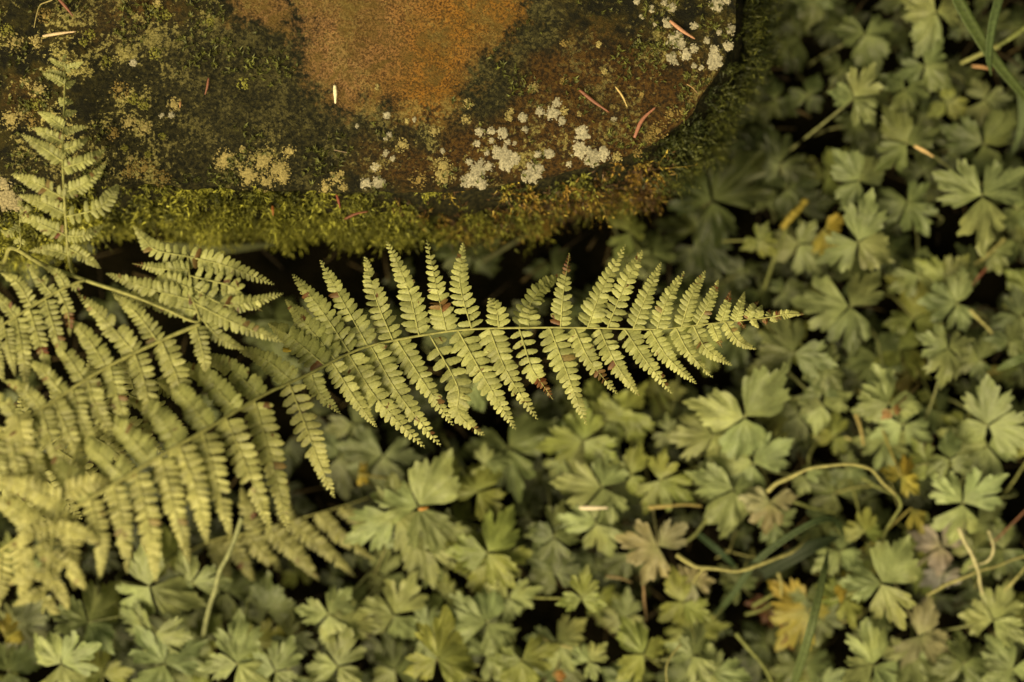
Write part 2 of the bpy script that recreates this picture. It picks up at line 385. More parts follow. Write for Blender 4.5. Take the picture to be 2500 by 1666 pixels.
# lichen rosettes: u, v in the two photograph crops, radius, tone
lich = []
for (u, v, r, k) in [(1080,590,28,'w'),(1055,650,45,'w'),(985,640,25,'w'),(1110,700,25,'w'),(885,675,25,'w'),(805,670,22,'y'),(815,640,15,'y'),(640,760,28,'w'),(705,755,22,'w'),(770,765,32,'w'),(625,825,20,'w'),(705,810,15,'w'),(800,815,15,'w'),(840,825,12,'w'),(900,745,18,'w'),(560,685,24,'y'),(1225,770,45,'w'),(1210,860,52,'w'),(1280,900,52,'w'),(1350,890,42,'w'),(1290,935,30,'w'),(780,890,58,'w'),(740,868,28,'w'),(842,912,34,'w'),(790,945,42,'w'),(640,975,58,'w'),(600,1030,46,'w'),(690,955,28,'w'),(555,1042,32,'w'),(645,1052,36,'w'),(940,990,58,'w'),(908,1012,32,'w'),(980,968,28,'w'),(1035,885,30,'w'),(970,885,20,'w'),(1150,945,18,'w'),(430,955,44,'y'),(428,1010,55,'y'),(290,1030,45,'o'),(1410,685,14,'w'),(200,835,34,'y'),(100,885,18,'w'),(140,912,14,'w'),(120,775,15,'w'),(100,795,11,'w'),(105,665,20,'w'),(265,690,13,'w'),(425,870,14,'w'),(45,960,24,'y'),(60,1050,34,'w'),(950,505,25,'y'),(575,595,24,'y'),(375,755,24,'y'),(580,930,20,'w'),(680,880,14,'w'),(225,695,11,'y'),(1125,640,18,'y'),(1210,655,10,'y'),(1570,545,10,'o'),(1355,410,12,'y'),
                     (1765,230,50,'w'),(1795,250,32,'w'),(1740,330,32,'w'),(1825,315,32,'w'),(1870,280,26,'w'),(1870,150,22,'w'),(1740,45,28,'w'),(1720,130,30,'w'),(2000,30,42,'w'),(2060,5,20,'w'),(1985,285,28,'w'),(2065,265,30,'w'),(2080,170,32,'w'),(2015,185,18,'w'),(1945,235,20,'w'),(1985,352,46,'w'),(1870,380,18,'w'),(1910,390,13,'w'),(1765,360,15,'w'),(1625,50,18,'w'),(1570,95,12,'w'),(1540,10,18,'w'),(1700,15,18,'w'),(1645,140,9,'w'),(1665,750,44,'o'),(1740,660,36,'o'),(1550,880,22,'o'),(1430,905,24,'y'),(1620,790,26,'o'),(1945,460,22,'o'),(1800,650,22,'o'),(1120,250,18,'o'),(1320,255,14,'y'),(1120,465,18,'o')]:
    lich.append((900 + u / 2.353, v / 2.353, r / 2.353, k))
for (u, v, r, k) in [(1295,920,55,'y'),(1430,1010,66,'y'),(1510,920,64,'y'),(1600,975,58,'y'),(1530,1045,46,'y'),(1622,1020,44,'y'),(1665,870,36,'y'),(1400,860,16,'y'),(1260,940,26,'y'),(830,965,50,'o'),(740,980,34,'o'),(930,1020,44,'o'),(1930,1020,32,'y'),(1870,1072,34,'y'),(1970,1075,22,'y'),(2100,1055,32,'w'),(2172,1045,32,'w'),(2160,960,26,'w'),(2052,725,11,'w'),(2220,665,18,'w'),(1400,480,30,'g'),(890,310,28,'g'),(770,362,22,'w'),(612,355,26,'g'),(690,515,44,'o'),(740,705,36,'y'),(772,570,26,'g'),(1000,600,34,'y'),(832,600,26,'g'),(650,770,32,'o'),(835,735,34,'y'),(220,520,44,'y'),(150,475,26,'y'),(60,680,50,'y'),(122,645,34,'y'),(180,690,34,'o'),(205,600,30,'g'),(900,70,36,'g'),(960,90,24,'g'),(910,15,22,'y'),(1210,130,18,'g'),(515,195,24,'g'),(480,240,18,'g'),(95,245,40,'y'),(205,240,34,'y'),(40,170,30,'g'),(255,90,36,'o'),(30,1140,62,'b'),(85,1170,46,'b'),(20,1060,36,'b'),(1960,1000,16,'y'),(715,850,14,'g'),(750,910,12,'y'),(850,885,14,'g'),(925,665,14,'w'),(980,660,18,'w'),(930,780,16,'g'),(2168,502,12,'y')]:
    lich.append((u / 2.353, v / 2.353, r / 2.353, k))
L_COL = {'w': (0.33, 0.295, 0.205), 'y': (0.31, 0.25, 0.10), 'o': (0.21, 0.15, 0.05), 'g': (0.19, 0.18, 0.04), 'b': (0.30, 0.25, 0.14)}
def build_lichen():
    for idx, (u, v, r, k) in enumerate(lich):
        p = P(u, v, STONE_Z); rm = r * px(STONE_Z)
        S = Soup(); na = max(18, int(r * 1.3)); nrg = 4
        def patch(cx, cy, rr, na, nrg, seed):
            V = [(cx, cy, stone_h(p.x + cx, p.y + cy) - STONE_Z + 0.0007)]
            for q in range(1, nrg + 1):
                for a in range(na):
                    t = 2 * math.pi * a / na
                    rad = rr * q / nrg * (0.92 + 0.50 * mnoise.noise(Vector((math.cos(t) * 1.8, math.sin(t) * 1.8, seed))) + 0.42 * mnoise.noise(Vector((math.cos(t) * 7, math.sin(t) * 7, seed + 5))))
                    x, y = cx + rad * math.cos(t), cy + rad * math.sin(t)
                    z = stone_h(p.x + x, p.y + y) - STONE_Z + (0.0005 + 0.0002 * random.random() if q < nrg else 0.0001)
                    V.append((x, y, z))
            F = [(0, 1 + a, 1 + (a + 1) % na) for a in range(na)]
            for q in range(nrg - 1):
                for a in range(na):
                    i0 = 1 + q * na + a; i1 = 1 + q * na + (a + 1) % na
                    F += [(i0, i0 + na, i1 + na), (i0, i1 + na, i1)]
            return V, F
        body = 0.98 if k in 'wb' else (0.72 if k == 'y' else 0.5)
        V, F = patch(0, 0, rm * body, na, nrg, idx * 3.7); S.add(V, F)
        for g in range(int((8 if k in 'wb' else 16) + r * (0.8 if k in 'wb' else 2.0))):          # loose granules round the crust
            t = random.random() * 6.283; d = rm * random.uniform(0.6, 1.15 if k == 'w' else 1.35)
            V, F = patch(d * math.cos(t), d * math.sin(t), random.uniform(0.0002, 0.0008), 7, 2, g * 1.3 + idx); S.add(V, F)
        c = L_COL[k]; f = random.uniform(0.85, 1.1)
        obj('lichen', S.mesh('lichen', M_lichen), stone, Matrix.Translation(p), tuple(x * f for x in c))
build_lichen()

# moss: tens of thousands of leafy shoots on the flank of the stone
def moss_shoots(n_target, pick, length, colfun, name, leaves=7, spread=0.16):
    """pick() -> arrays of root position, outward normal; colfun(PX, PY, rand) -> colours"""
    root, nor, tr = pick(n_target); n = len(root)
    ln = length[0] + (length[1] - length[0]) * rng.random(n) ** 1.4
    ln *= 0.65 + 0.7 * tr
    d = nor + rng.normal(0, spread, (n, 3)); d /= np.linalg.norm(d, axis=1)[:, None]
    bend = rng.normal(0, 0.35, (n, 3)); bend[:, 2] -= 0.15
    side = np.cross(d, rng.normal(0, 1, (n, 3))); side /= np.linalg.norm(side, axis=1)[:, None]
    other = np.cross(d, side)
    PXc = root[:, 0] / px(0.13) + 1250; PYc = -root[:, 1] / px(0.13) + 833
    colr = colfun(PXc, PYc, root[:, 2], 0.65 * tr + 0.35 * rng.random(n))
    Vs, Fs, Cs = [], [], []; off = 0
    def at(t): return root + d * (ln * t)[:, None] + bend * (ln * t * t * 0.8)[:, None]
    w = 0.00022
    b0, b1, b2 = at(np.zeros(n)), at(np.full(n, .55)), at(np.ones(n))
    V = np.stack([b0 - side * w, b0 + side * w, b1 + side * w, b1 - side * w, b2], 1).reshape(-1, 3)
    i = np.arange(n) * 5
    Vs.append(V); Fs += [np.stack([i, i + 1, i + 2], 1), np.stack([i, i + 2, i + 3], 1), np.stack([i + 3, i + 2, i + 4], 1)]
    Cs.append(np.repeat(colr * 0.6, 5, 0)); off = len(V)
    for q in range(leaves):
        t = 0.3 + 0.7 * (q + rng.random(n) * 0.8) / leaves
        base = at(t); ang = 2.4 * q + rng.random(n) * 1.2
        out = side * np.cos(ang)[:, None] + other * np.sin(ang)[:, None]
        dirn = out * 0.8 + d * 0.75 + rng.normal(0, 0.15, (n, 3)); dirn /= np.linalg.norm(dirn, axis=1)[:, None]
        wv = np.cross(dirn, d); wv /= np.linalg.norm(wv, axis=1)[:, None] + 1e-9
        ll = (0.0020 + 0.0022 * rng.random(n))[:, None] * (ln / length[1])[:, None] ** 0.4; ww = 0.00055
        V = np.stack([base - wv * ww, base + wv * ww, base + dirn * ll], 1).reshape(-1, 3)
        i = np.arange(n) * 3 + off
        Vs.append(V); Fs.append(np.stack([i, i + 1, i + 2], 1)); off += len(V)
        Cs.append(np.repeat(colr * (0.8 + 0.5 * t)[:, None], 3, 0))
    V = np.concatenate(Vs); F = np.concatenate(Fs); c = np.ones((len(V), 4)); c[:, :3] = np.concatenate(Cs)
    o = obj(name, mesh_from(name, V, F, None, c, M_moss, smooth=False), stone); o['kind'] = 'stuff'
    return o
prof_z = np.array([0.0, 0.018, 0.045, 0.075, 0.1, 0.116, 0.126, 0.133, 0.14, 0.146]); prof_o = np.array([0.004, 0.002, 0.009, 0.013, 0.0125, 0.0085, 0.001, -0.0035, -0.0035, 0.0])
def flank(zlo, zhi, seen=None, per=16, size=0.0042):
    """shoots grow in tufts: each tuft leans its own way and its shoots fan out from it"""
    def pick(n):
        m = n // per * 3
        i = rng.integers(0, NR, m); z = zlo + (zhi - zlo) * rng.random(m)
        PXr = rx[i] / px(.15) + 1250; PYr = -ry[i] / px(.15) + 833
        clump = np.array([mnoise.fractal(Vector((a * 40, b * 40, c * 60)), 1.0, 2.0, 3) for a, b, c in zip(rx[i], ry[i], z)])
        ok = (PXr > -250) & (PYr > -260) & (clump > -0.22)
        if seen: ok &= seen(PXr, PYr, z)
        k = n // per
        i = i[ok][:k]; z = z[ok][:k]; cl = clump[ok][:k]; k = len(i); PXi = PXr[ok][:k]
        off = np.interp(z, prof_z, prof_o) + 0.0105 * np.clip(cl, -.5, .8) + rng.random(k) * 0.004 - 0.0034 + 0.006 * np.clip((PXi - 1500) / 300, 0, 1)
        cen = np.stack([rx[i] + nxr[i] * off, ry[i] + nyr[i] * off, z], 1)
        up = np.clip((z - 0.05) / 0.08, 0, 1) * 1.1 - 0.25
        nor = np.stack([nxr[i], nyr[i], up], 1) + rng.normal(0, 0.30, (k, 3)); nor /= np.linalg.norm(nor, axis=1)[:, None]
        cen = np.repeat(cen, per, 0); nor = np.repeat(nor, per, 0); tr = np.repeat(rng.random(k), per)
        j = rng.normal(0, 1, (k * per, 3)); j -= nor * (j * nor).sum(1)[:, None]
        d = nor + j * 0.55; d /= np.linalg.norm(d, axis=1)[:, None]
        return cen + j * size * 0.55 * rng.random(k * per)[:, None], d, tr
    return pick
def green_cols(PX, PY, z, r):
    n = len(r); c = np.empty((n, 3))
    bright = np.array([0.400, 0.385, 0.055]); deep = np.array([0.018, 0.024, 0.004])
    k = np.clip((1350 - PX) / 800 + 0.5, 0.14, 1) * (0.04 + 1.35 * r ** 2.1)  # right side darker: mostly shade put into the colour, partly darker green
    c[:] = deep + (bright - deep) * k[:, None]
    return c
def dry_cols(PX, PY, z, r):
    a = np.array([0.22, 0.130, 0.020]); b = np.array([0.060, 0.030, 0.009]); d = np.array([0.27, 0.195, 0.030])
    c = np.where((r < 0.45)[:, None], a, np.where((r < 0.75)[:, None], b, d))
    return c
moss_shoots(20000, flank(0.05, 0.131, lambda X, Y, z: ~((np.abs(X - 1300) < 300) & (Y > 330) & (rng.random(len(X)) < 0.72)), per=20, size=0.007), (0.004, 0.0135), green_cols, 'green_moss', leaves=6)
moss_shoots(9000, flank(0.06, 0.130, lambda X, Y, z: (X > 960) & (X < 1600) & (Y > 300) & (np.abs((X - 1300) / 330) < 0.6 + 0.5 * rng.random(len(X)))), (0.006, 0.015), dry_cols, 'dry_moss', leaves=3, spread=0.4)
moss_shoots(600, flank(0.126, 0.147, lambda X, Y, z: (rng.random(len(X)) < 0.35 + 0.65 * (np.sin(X / 37.0) * np.sin(X / 91.0 + Y / 60.0) > 0.25))), (0.002, 0.005), green_cols, 'rim_moss')
def top_pick(n):
    u = rng.uniform(-60, 1800, n * 6); v = rng.uniform(-60, 470, n * 6)
    wq = np.array([mnoise.fractal(Vector((a / 110, b / 110, 4.4)), 1.0, 2.0, 4) for a, b in zip(u, v)])
    d = seg_dist(u, v, [(x, y) for x, y in rim_px])
    rust = blob(u, v, 960, 90, 210, 190)
    edge = np.exp(-np.abs(d - 8) / 22)
    ok = (d > 4) & (rng.random(n * 6) < np.clip(wq * 1.3 - 0.05 + 0.5 * blob(u, v, 120, 390, 130, 70) + 0.25 * edge, 0, 1)) & (rust < 0.55) & (seg_dist(u, v, [(690, -330), (560, 0), (700, 120), (850, 285), (1065, 292), (1180, 150), (1288, 40), (1240, -260)]) < 0)
    u, v = u[ok][:n], v[ok][:n]
    s = px(STONE_Z); x = (u - 1250) * s; y = -(v - 833) * s
    z = np.array([stone_h(a, b) for a, b in zip(x, y)])
    nor = np.zeros((len(u), 3)); nor[:, 2] = 1
    return np.stack([x, y, z], 1), nor, rng.random(len(x))
moss_shoots(1500, top_pick, (0.0008, 0.0024), lambda X, Y, z, r: np.array([0.06, 0.062, 0.012]) * (0.6 + 1.2 * r)[:, None], 'moss_flecks', leaves=5, spread=0.8)

# ------------------------------------------------------------------ fern
def fern_leaflet(seed):
    r = random.Random(seed); ns = 9; V = []; UV = []
    xs = [0, 0.10, 0.25, 0.40, 0.55, 0.70, 0.84, 0.94, 1.0]; ws = [0.46, 0.50, 0.50, 0.51, 0.49, 0.45, 0.35, 0.22, 0.02]
    sweep = r.uniform(0.02, 0.09)
    for i, x in enumerate(xs):
        for j, y in enumerate((-1, -0.55, 0, 0.55, 1)):
            w = ws[i] * (1 + (0.10 * r.uniform(-1, 1) if abs(y) == 1 else 0)) * (0.91 if (i % 2 and abs(y) == 1) else 1.05)
            yy = y * w; xx = x + (0.05 * r.uniform(-1, 1) if abs(y) == 1 and 0 < i < 8 else 0) + sweep * x * (1 - y * y)
            z = 0.08 * math.sin(x * 2.6) - 0.07 * x * x - 0.26 * (abs(y) ** 2.2) * ws[i] * 0.8 - (0.03 if y == 0 else 0) + r.uniform(-0.012, 0.012)
            V.append((xx, yy, z)); UV.append((x, yy))
    F = []
    for i in range(ns - 1):
        for j in range(4):
            a = i * 5 + j; F += [(a, a + 5, a + 6), (a, a + 6, a + 1)]
    return np.array(V), np.array(F, dtype=np.int32), np.array(UV)
FL = [fern_leaflet(i) for i in range(8)]
FLM = [mesh_from('fern_leaflet', V, F, UV, np.ones((len(V), 4)), M_fern) for V, F, UV in FL]

FERN = (0.300, 0.305, 0.105); FERN_Y = (0.365, 0.345, 0.122); FERN_G = (0.150, 0.165, 0.040); RUSTY = (0.125, 0.034, 0.012); STEMC = (0.27, 0.26, 0.085)
def cmix(a, b, t): return tuple(x + (y - x) * t for x, y in zip(a, b))

def fern_frond(label, rachis, pinnae, r0=0.0013, r1=0.0005, tint=0.0, lmax=None, roll=0.0, droop=0.18, n_single=300, lw=1.0, dim=1.0):
    """rachis: [(u, v, z)]; pinnae: list of (base u, base v, [path points], dz at tip, options)"""
    rw = [P(*p) for p in rachis]
    root = bpy.data.objects.new('fern_frond', None); C.objects.link(root); root.location = rw[0]
    tag(root, label, 'fern', 'fern fronds')
    inv = Matrix.Translation(-rw[0]); O = rw[0]
    path = smooth_path(rw, 14 * len(rw))
    V, F = tube([p - O for p in path], lambda t: r0 + (r1 - r0) * t)
    obj('rachis', mesh_from('rachis', V, F, np.zeros((len(V), 2)), np.ones((len(V), 4)), M_stem), root, None, STEMC)
    rz = [(p[0], p[1]) for p in rachis]; zz = [p[2] for p in rachis]
    uv = [(p.x / px(p.z) + 1250, -p.y / px(p.z) + 833, p.z) for p in path]
    singles = []; rest = Soup()
    for (bu, bv, pts, dz, opt) in pinnae:
        k = min(range(len(uv)), key=lambda q: (uv[q][0] - bu) ** 2 + (uv[q][1] - bv) ** 2)
        zb = uv[k][2] + opt.get('z', 0); allp = [(uv[k][0], uv[k][1])] + list(pts)
        if (uv[k][0] - bu) ** 2 + (uv[k][1] - bv) ** 2 > 900: allp = [(bu, bv)] + list(pts)
        m = len(allp) - 1
        w = [P(u, v, zb + dz * (i / m) ** 1.5 + (0.004 * math.sin(math.pi * i / m))) for i, (u, v) in enumerate(allp)]
        if m == 1:                                 # a gentle natural arc
            mid = (w[0] + w[1]) / 2; D = w[1] - w[0]
            mid += Vector((-D.y, D.x, 0)) * random.uniform(-0.035, 0.035) + Vector((0, 0, 0.03 * D.length))
            w = [w[0], mid, w[1]]
        n = 30
        mp = smooth_path(w, n); ln = sum((mp[i + 1] - mp[i]).length for i in range(n))
        lnpx = ln / px(zb)
        V, F = tube([p - O for p in mp], lambda t: 0.00055 * (1 - 0.75 * t) * min(1, lnpx / 150 + .3), 5)
        tone = cmix(cmix(FERN, FERN_Y, min(1, max(0, tint + opt.get('y', 0) + random.uniform(-.12, .12)))), FERN_G, opt.get('g', 0))
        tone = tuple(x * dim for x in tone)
        po = obj('pinna', mesh_from('pinna', V, F, np.zeros((len(V), 2)), np.ones((len(V), 4)), M_stem), root, None, cmix(tone, STEMC, 0.5))
        Lm = (opt.get('L') or min(38, 0.114 * lnpx + 5.5)) * px(zb)
        if lmax: Lm = min(Lm, lmax * px(zb))
        cnt = max(4, int(round(ln / (Lm * 0.47)))); t = 0.0; i = 0
        b0, b1 = opt.get('brown', (2, 3)); pr = opt.get('roll', roll)
        q = 0.35 * Lm / ln
        while q < 0.995:
            env = (min(1.0, 0.80 + q * 2.2)) * (1 - q ** 1.9) ** 0.80 + 0.06
            L0 = Lm * env
            f = q * n; a = min(int(f), n - 1); pos = mp[a].lerp(mp[a + 1], f - a); T = (mp[a + 1] - mp[a]).normalized()
            S0 = Vector((0, 0, 1)).cross(T).normalized()
            for sgn in (-1, 1):
                if random.random() < 0.015: continue
                brown = b0 <= q <= b1
                ang = R_(79 - 27 * q + random.uniform(-7, 7)); L = L0 * random.uniform(0.9, 1.08) * (0.88 if brown else 1) * opt.get('s%d' % sgn, 1)
                el = random.gauss(0.0, 0.14) - droop * 0.6 + pr * 1.0
                S = (S0 * sgn)
                dirn = (T * math.cos(ang) + S * math.sin(ang)); dirn = (dirn * math.cos(el) + Vector((0, 0, 1)) * math.sin(el)).normalized()
                Yv = Vector((0, 0, 1)).cross(dirn).normalized(); Zv = dirn.cross(Yv)
                tw = random.gauss(0, 0.16 if not brown else 0.7) ; Yr = Yv * math.cos(tw) + Zv * math.sin(tw); Zr = dirn.cross(Yr)
                wd = min(L * 0.62, Lm * 0.47 * 1.04 * (env ** 0.55)) * random.uniform(0.90, 1.06) * lw
                off = pos + T * (0.12 * Lm * (0.5 if sgn > 0 else -0.5)) - O
                M = Matrix(((dirn.x * L, Yr.x * wd, Zr.x * L * .6, off.x), (dirn.y * L, Yr.y * wd, Zr.y * L * .6, off.y), (dirn.z * L, Yr.z * wd, Zr.z * L * .6, off.z), (0, 0, 0, 1)))
                c = cmix(tone, tuple(x * dim for x in FERN_Y), 0.55 * q * q)
                if brown: c = cmix(RUSTY, tone, random.uniform(0, .35))
                elif random.random() < 0.016: c = cmix(RUSTY, tone, random.uniform(.1, .5)); L *= .8
                singles.append((L, po, M, c, random.randrange(8)))
            q += max(0.50 * Lm * (0.35 + 0.65 * env) / ln, 0.012); i += 1
    singles.sort(key=lambda s: -s[0])
    def vis(s):
        p = s[2].translation + O; u, v = p.x / px(p.z) + 1250, -p.y / px(p.z) + 833
        return -20 < u < 2520 and -20 < v < 1690
    one = [s for s in singles if vis(s)][:n_single]; ids = set(map(id, one))
    for s in one: obj('leaflet', FLM[s[4]], s[1], s[2], s[3])
    left = [s for s in singles if id(s) not in ids]
    for s in left:
        V, F, UV = FL[s[4]]; A = np.array(s[2]); rest.add(V @ A[:3, :3].T + A[:3, 3], F, UV, s[3])
    if left:
        o = obj('small_leaflets', rest.mesh('small_leaflets', M_fern), root, None, (1, 1, 1)); o['kind'] = 'stuff'
    return root

def cr(off, pts): return [(off[0] + a / 2.353, off[1] + b / 2.353) for a, b in pts]
def pin(off, pts, dz=-0.006, **k):
    q = cr(off, pts); return (q[0][0], q[0][1], q[1:], dz, k)

# central frond
o1, o2, o3, o4 = (600, 500), (1500, 500), (0, 500), (0, 1000)
A = [pin(o1, [(500, 850), (350, 690), (230, 545)], -.03, g=.45), pin(o1, [(590, 840), (430, 600), (270, 400)], -.014, g=.35), pin(o1, [(430, 880), (260, 760), (130, 680)], -.04, g=.6),
     pin(o1, [(700, 805), (560, 560), (430, 320)], -.008, g=.15), pin(o1, [(850, 770), (740, 520), (685, 295)]), pin(o1, [(990, 748), (930, 480), (810, 210)]),
     pin(o1, [(1150, 728), (1105, 520), (1040, 205)], brown=(.28, .42)), pin(o1, [(1300, 712), (1230, 450), (1250, 215)]), pin(o1, [(1455, 705), (1440, 610), (1400, 535)], L=30), pin(o1, [(1620, 702), (1635, 575)], L=30),
     pin(o1, [(1800, 702), (1825, 500), (1860, 280)], brown=(.68, .98)), pin(o1, [(1560, 690), (1680, 500), (1810, 400)], -.02, g=.75, z=-.008), pin(o1, [(1970, 702), (2040, 500), (2180, 235)]),
     pin(o2, [(-30, 703), (65, 450), (165, 262)]), pin(o2, [(120, 702), (185, 520), (270, 333)]), pin(o2, [(250, 697), (305, 540), (405, 382)]), pin(o2, [(375, 692), (440, 530), (525, 380)]), pin(o2, [(480, 686), (545, 560), (600, 430)], brown=(.78, .86)),
     pin(o2, [(600, 676), (640, 590), (670, 495)], brown=(.7, 1)), pin(o2, [(690, 669), (720, 590), (750, 500)]), pin(o2, [(765, 660), (790, 600), (830, 555)], brown=(.7, 1)), pin(o2, [(825, 652), (835, 610), (850, 578)]), pin(o2, [(880, 645), (895, 603)], brown=(.5, 1)),
     pin(o2, [(905, 642), (1000, 628), (1092, 630)], -.002, L=13, y=.2, brown=(.12, .2)),
     pin(o1, [(520, 960), (620, 1100), (750, 1280)], -.012, y=.2), pin(o1, [(590, 870), (760, 1120), (1030, 1400)], -.01), pin(o1, [(730, 830), (880, 1090), (1120, 1390)], -.004),
     pin(o1, [(875, 790), (1010, 1000), (1190, 1270)], -.006), pin(o1, [(1060, 760), (1215, 1040), (1225, 1200), (1370, 1330)], brown=(.84, .9), s_=1), pin(o1, [(1230, 748), (1380, 1010), (1550, 1295)]), pin(o1, [(1400, 728), (1500, 960), (1675, 1235)]),
     pin(o1, [(1570, 722), (1640, 930), (1690, 1010), (1765, 1120)], brown=(.56, 1)), pin(o1, [(1740, 716), (1850, 980), (1955, 1265)]), pin(o1, [(1890, 716), (1980, 900), (2135, 1090)], brown=(.6, .8)),
     pin(o1, [(2040, 716), (2130, 920), (2260, 1100)], brown=(.95, 1)), pin(o2, [(60, 720), (170, 880), (335, 1090)]), pin(o2, [(210, 718), (310, 880), (470, 1030)]), pin(o2, [(345, 714), (430, 850), (565, 995)]), pin(o2, [(460, 702), (530, 830), (675, 925)], brown=(.3, .4)),
     pin(o2, [(560, 690), (590, 760), (620, 825)], brown=(.65, 1)), pin(o2, [(650, 682), (710, 780), (815, 832)], y=.3), pin(o2, [(730, 672), (755, 715)], brown=(0, 1)), pin(o2, [(800, 662), (828, 710)], y=.3), pin(o2, [(862, 650), (872, 690)], brown=(0, 1)), pin(o2, [(900, 645), (940, 672)], y=.3),
     # nearer, larger side fronds towards the lower left
     (701, 932, [(750, 1050), (780, 1130), (815, 1215)], .004, dict(y=.5, L=37)), (620, 976, [(665, 1130), (703, 1300)], .006, dict(y=.5, L=40)), (548, 1016, [(610, 1160), (660, 1297)], .006, dict(y=.55, L=40)), (490, 1055, [(530, 1180), (562, 1312)], .006, dict(y=.6, L=38)),
     (440, 1085, [(480, 1200), (505, 1330)], .004, dict(y=.7, L=38)), (390, 1115, [(425, 1240), (462, 1376)], .004, dict(y=.7, L=36)), (335, 1150, [(365, 1290), (380, 1420)], .004, dict(y=.8, L=36)), (280, 1185, [(300, 1290), (310, 1400)], 0, dict(y=.8)), (225, 1215, [(245, 1320), (243, 1412)], 0, dict(y=.8)), (160, 1250, [(175, 1360), (180, 1440)], 0, dict(y=.9)),
     (757, 912, [(780, 960), (830, 1010)], -.01, dict(L=26)),
     (714, 925, [(650, 880), (572, 846)], -.03, dict(g=.35, L=32)), (640, 965, [(560, 900), (470, 860)], -.045, dict(g=.35, L=34)), (575, 1000, [(500, 920), (430, 890)], -.05, dict(g=.4, L=34)), (510, 1040, [(440, 960), (380, 930)], -.05, dict(g=.3, L=34)), (440, 1085, [(380, 1010), (310, 975)], -.05, dict(g=.2, L=36)), (370, 1125, [(300, 1050), (230, 1010)], -.045, dict(g=.1, L=36)), (300, 1170, [(230, 1100), (160, 1060)], -.04, dict(L=36)), (220, 1215, [(150, 1150), (70, 1100)], -.04, dict(L=36)), (150, 1260, [(80, 1200), (0, 1160)], -.03, dict(L=36, y=.4)), (90, 1290, [(30, 1240), (-50, 1210)], -.02, dict(L=34, y=.6)), (110, 1290, [(120, 1380), (110, 1450)], 0, dict(y=.9, L=30)), (50, 1315, [(60, 1400), (50, 1470)], 0, dict(y=.9, L=30)), (0, 1340, [(0, 1420), (-10, 1490)], 0, dict(y=.9, L=30))]
fern_frond('long in-focus fern frond reaching right across the middle of the picture below the stone',
           [(-330, 1620, 0.02), (-150, 1480, .16), (0, 1345, .235), (200, 1230, .25), (395, 1112, .243), (510, 1045, .232), (637, 968, .212), (757, 912, .19), (838, 870, .176), (914, 842, .168), (1042, 817, .163), (1152, 804, .162), (1322, 800, .162), (1450, 801, .162), (1600, 804, .161), (1712, 793, .16), (1861, 777, .158), (1904, 771, .156)], A, 0.0012, 0.0004)

# upright frond over the left end of the stone
o0 = (0, 0)
B = [pin(o0, [(370, 385), (280, 335)], .002), pin(o0, [(370, 440), (265, 405)], .002), pin(o0, [(370, 480), (245, 420)], .002), pin(o0, [(366, 600), (338, 560)]), pin(o0, [(360, 745), (290, 680), (215, 642)]), pin(o0, [(360, 825), (270, 770), (180, 735)]),
     pin(o0, [(356, 935), (250, 850), (122, 772)]), pin(o0, [(352, 1140), (220, 1060), (65, 1000)]), pin(o0, [(360, 1225), (240, 1165), (105, 1120)]), pin(o0, [(370, 1355), (240, 1290), (108, 1230)], brown=(.08, .14)), pin(o0, [(388, 1465), (290, 1435), (168, 1440)]),
     pin(o0, [(374, 400), (480, 358)], .002), pin(o0, [(374, 500), (436, 462)]), pin(o0, [(374, 590), (425, 590)]), pin(o0, [(374, 665), (446, 640)]), pin(o0, [(368, 765), (500, 730)]), pin(o0, [(365, 860), (450, 830), (503, 790)]),
     pin(o0, [(362, 975), (500, 920), (608, 858)]), pin(o0, [(364, 1105), (500, 1050), (612, 935)]), pin(o0, [(370, 1250), (560, 1200), (640, 1120), (678, 1060)]), pin(o0, [(380, 1365), (500, 1350), (600, 1290)]), pin(o0, [(392, 1430), (490, 1480), (578, 1545), (575, 1385)][:3])]
B += [pin(o0, [(374, 345), (372, 312)], L=8)]
fern_frond('pale fern frond standing upright in front of the left end of the stone',
           [(180, 675, .188), (168, 629, .192), (159, 510, .198), (153, 382, .196), (158, 212, .182), (158, 150, .176)], B, 0.0011, 0.0003, tint=.15, roll=.18, lmax=27)

# fan-shaped frond with the main stem
Cc = [pin(o3, [(1085, 290), (900, 262), (830, 200), (765, 120)]), pin(o3, [(1085, 380), (940, 370), (760, 338)], brown=(.8, 1)), pin(o3, [(1090, 560), (850, 480), (610, 395)]), pin(o3, [(1100, 620), (900, 560), (640, 500)], -.02, g=.3), pin(o3, [(1085, 480), (960, 430), (880, 440)], -.01, L=24),
      pin(o3, [(1090, 300), (1300, 352), (1575, 460)], g=.15, brown=(.05, .12)), pin(o3, [(1095, 410), (1330, 470), (1350, 530), (1510, 612)], brown=(.93, 1)), pin(o3, [(1100, 470), (1290, 575), (1440, 560), (1625, 512)], brown=(.33, .4)), pin(o3, [(1120, 560), (1350, 680), (1630, 792)]), pin(o3, [(1145, 640), (1270, 770), (1405, 832)], -.01), pin(o3, [(1095, 520), (1220, 640), (1300, 700)], -.012, g=.25)]
fern_frond('curled fan of fern leaflets on the arching stem just below the moss',
           [(-30, 690, .01), (10, 640, .1), (30, 606, .17), (102, 645, .192), (204, 683, .2), (319, 721, .203), (404, 755, .203), (485, 786, .202), (468, 720, .2), (458, 620, .193)], Cc, 0.0016, 0.0005, tint=.05, roll=.1, droop=.3, lmax=30)

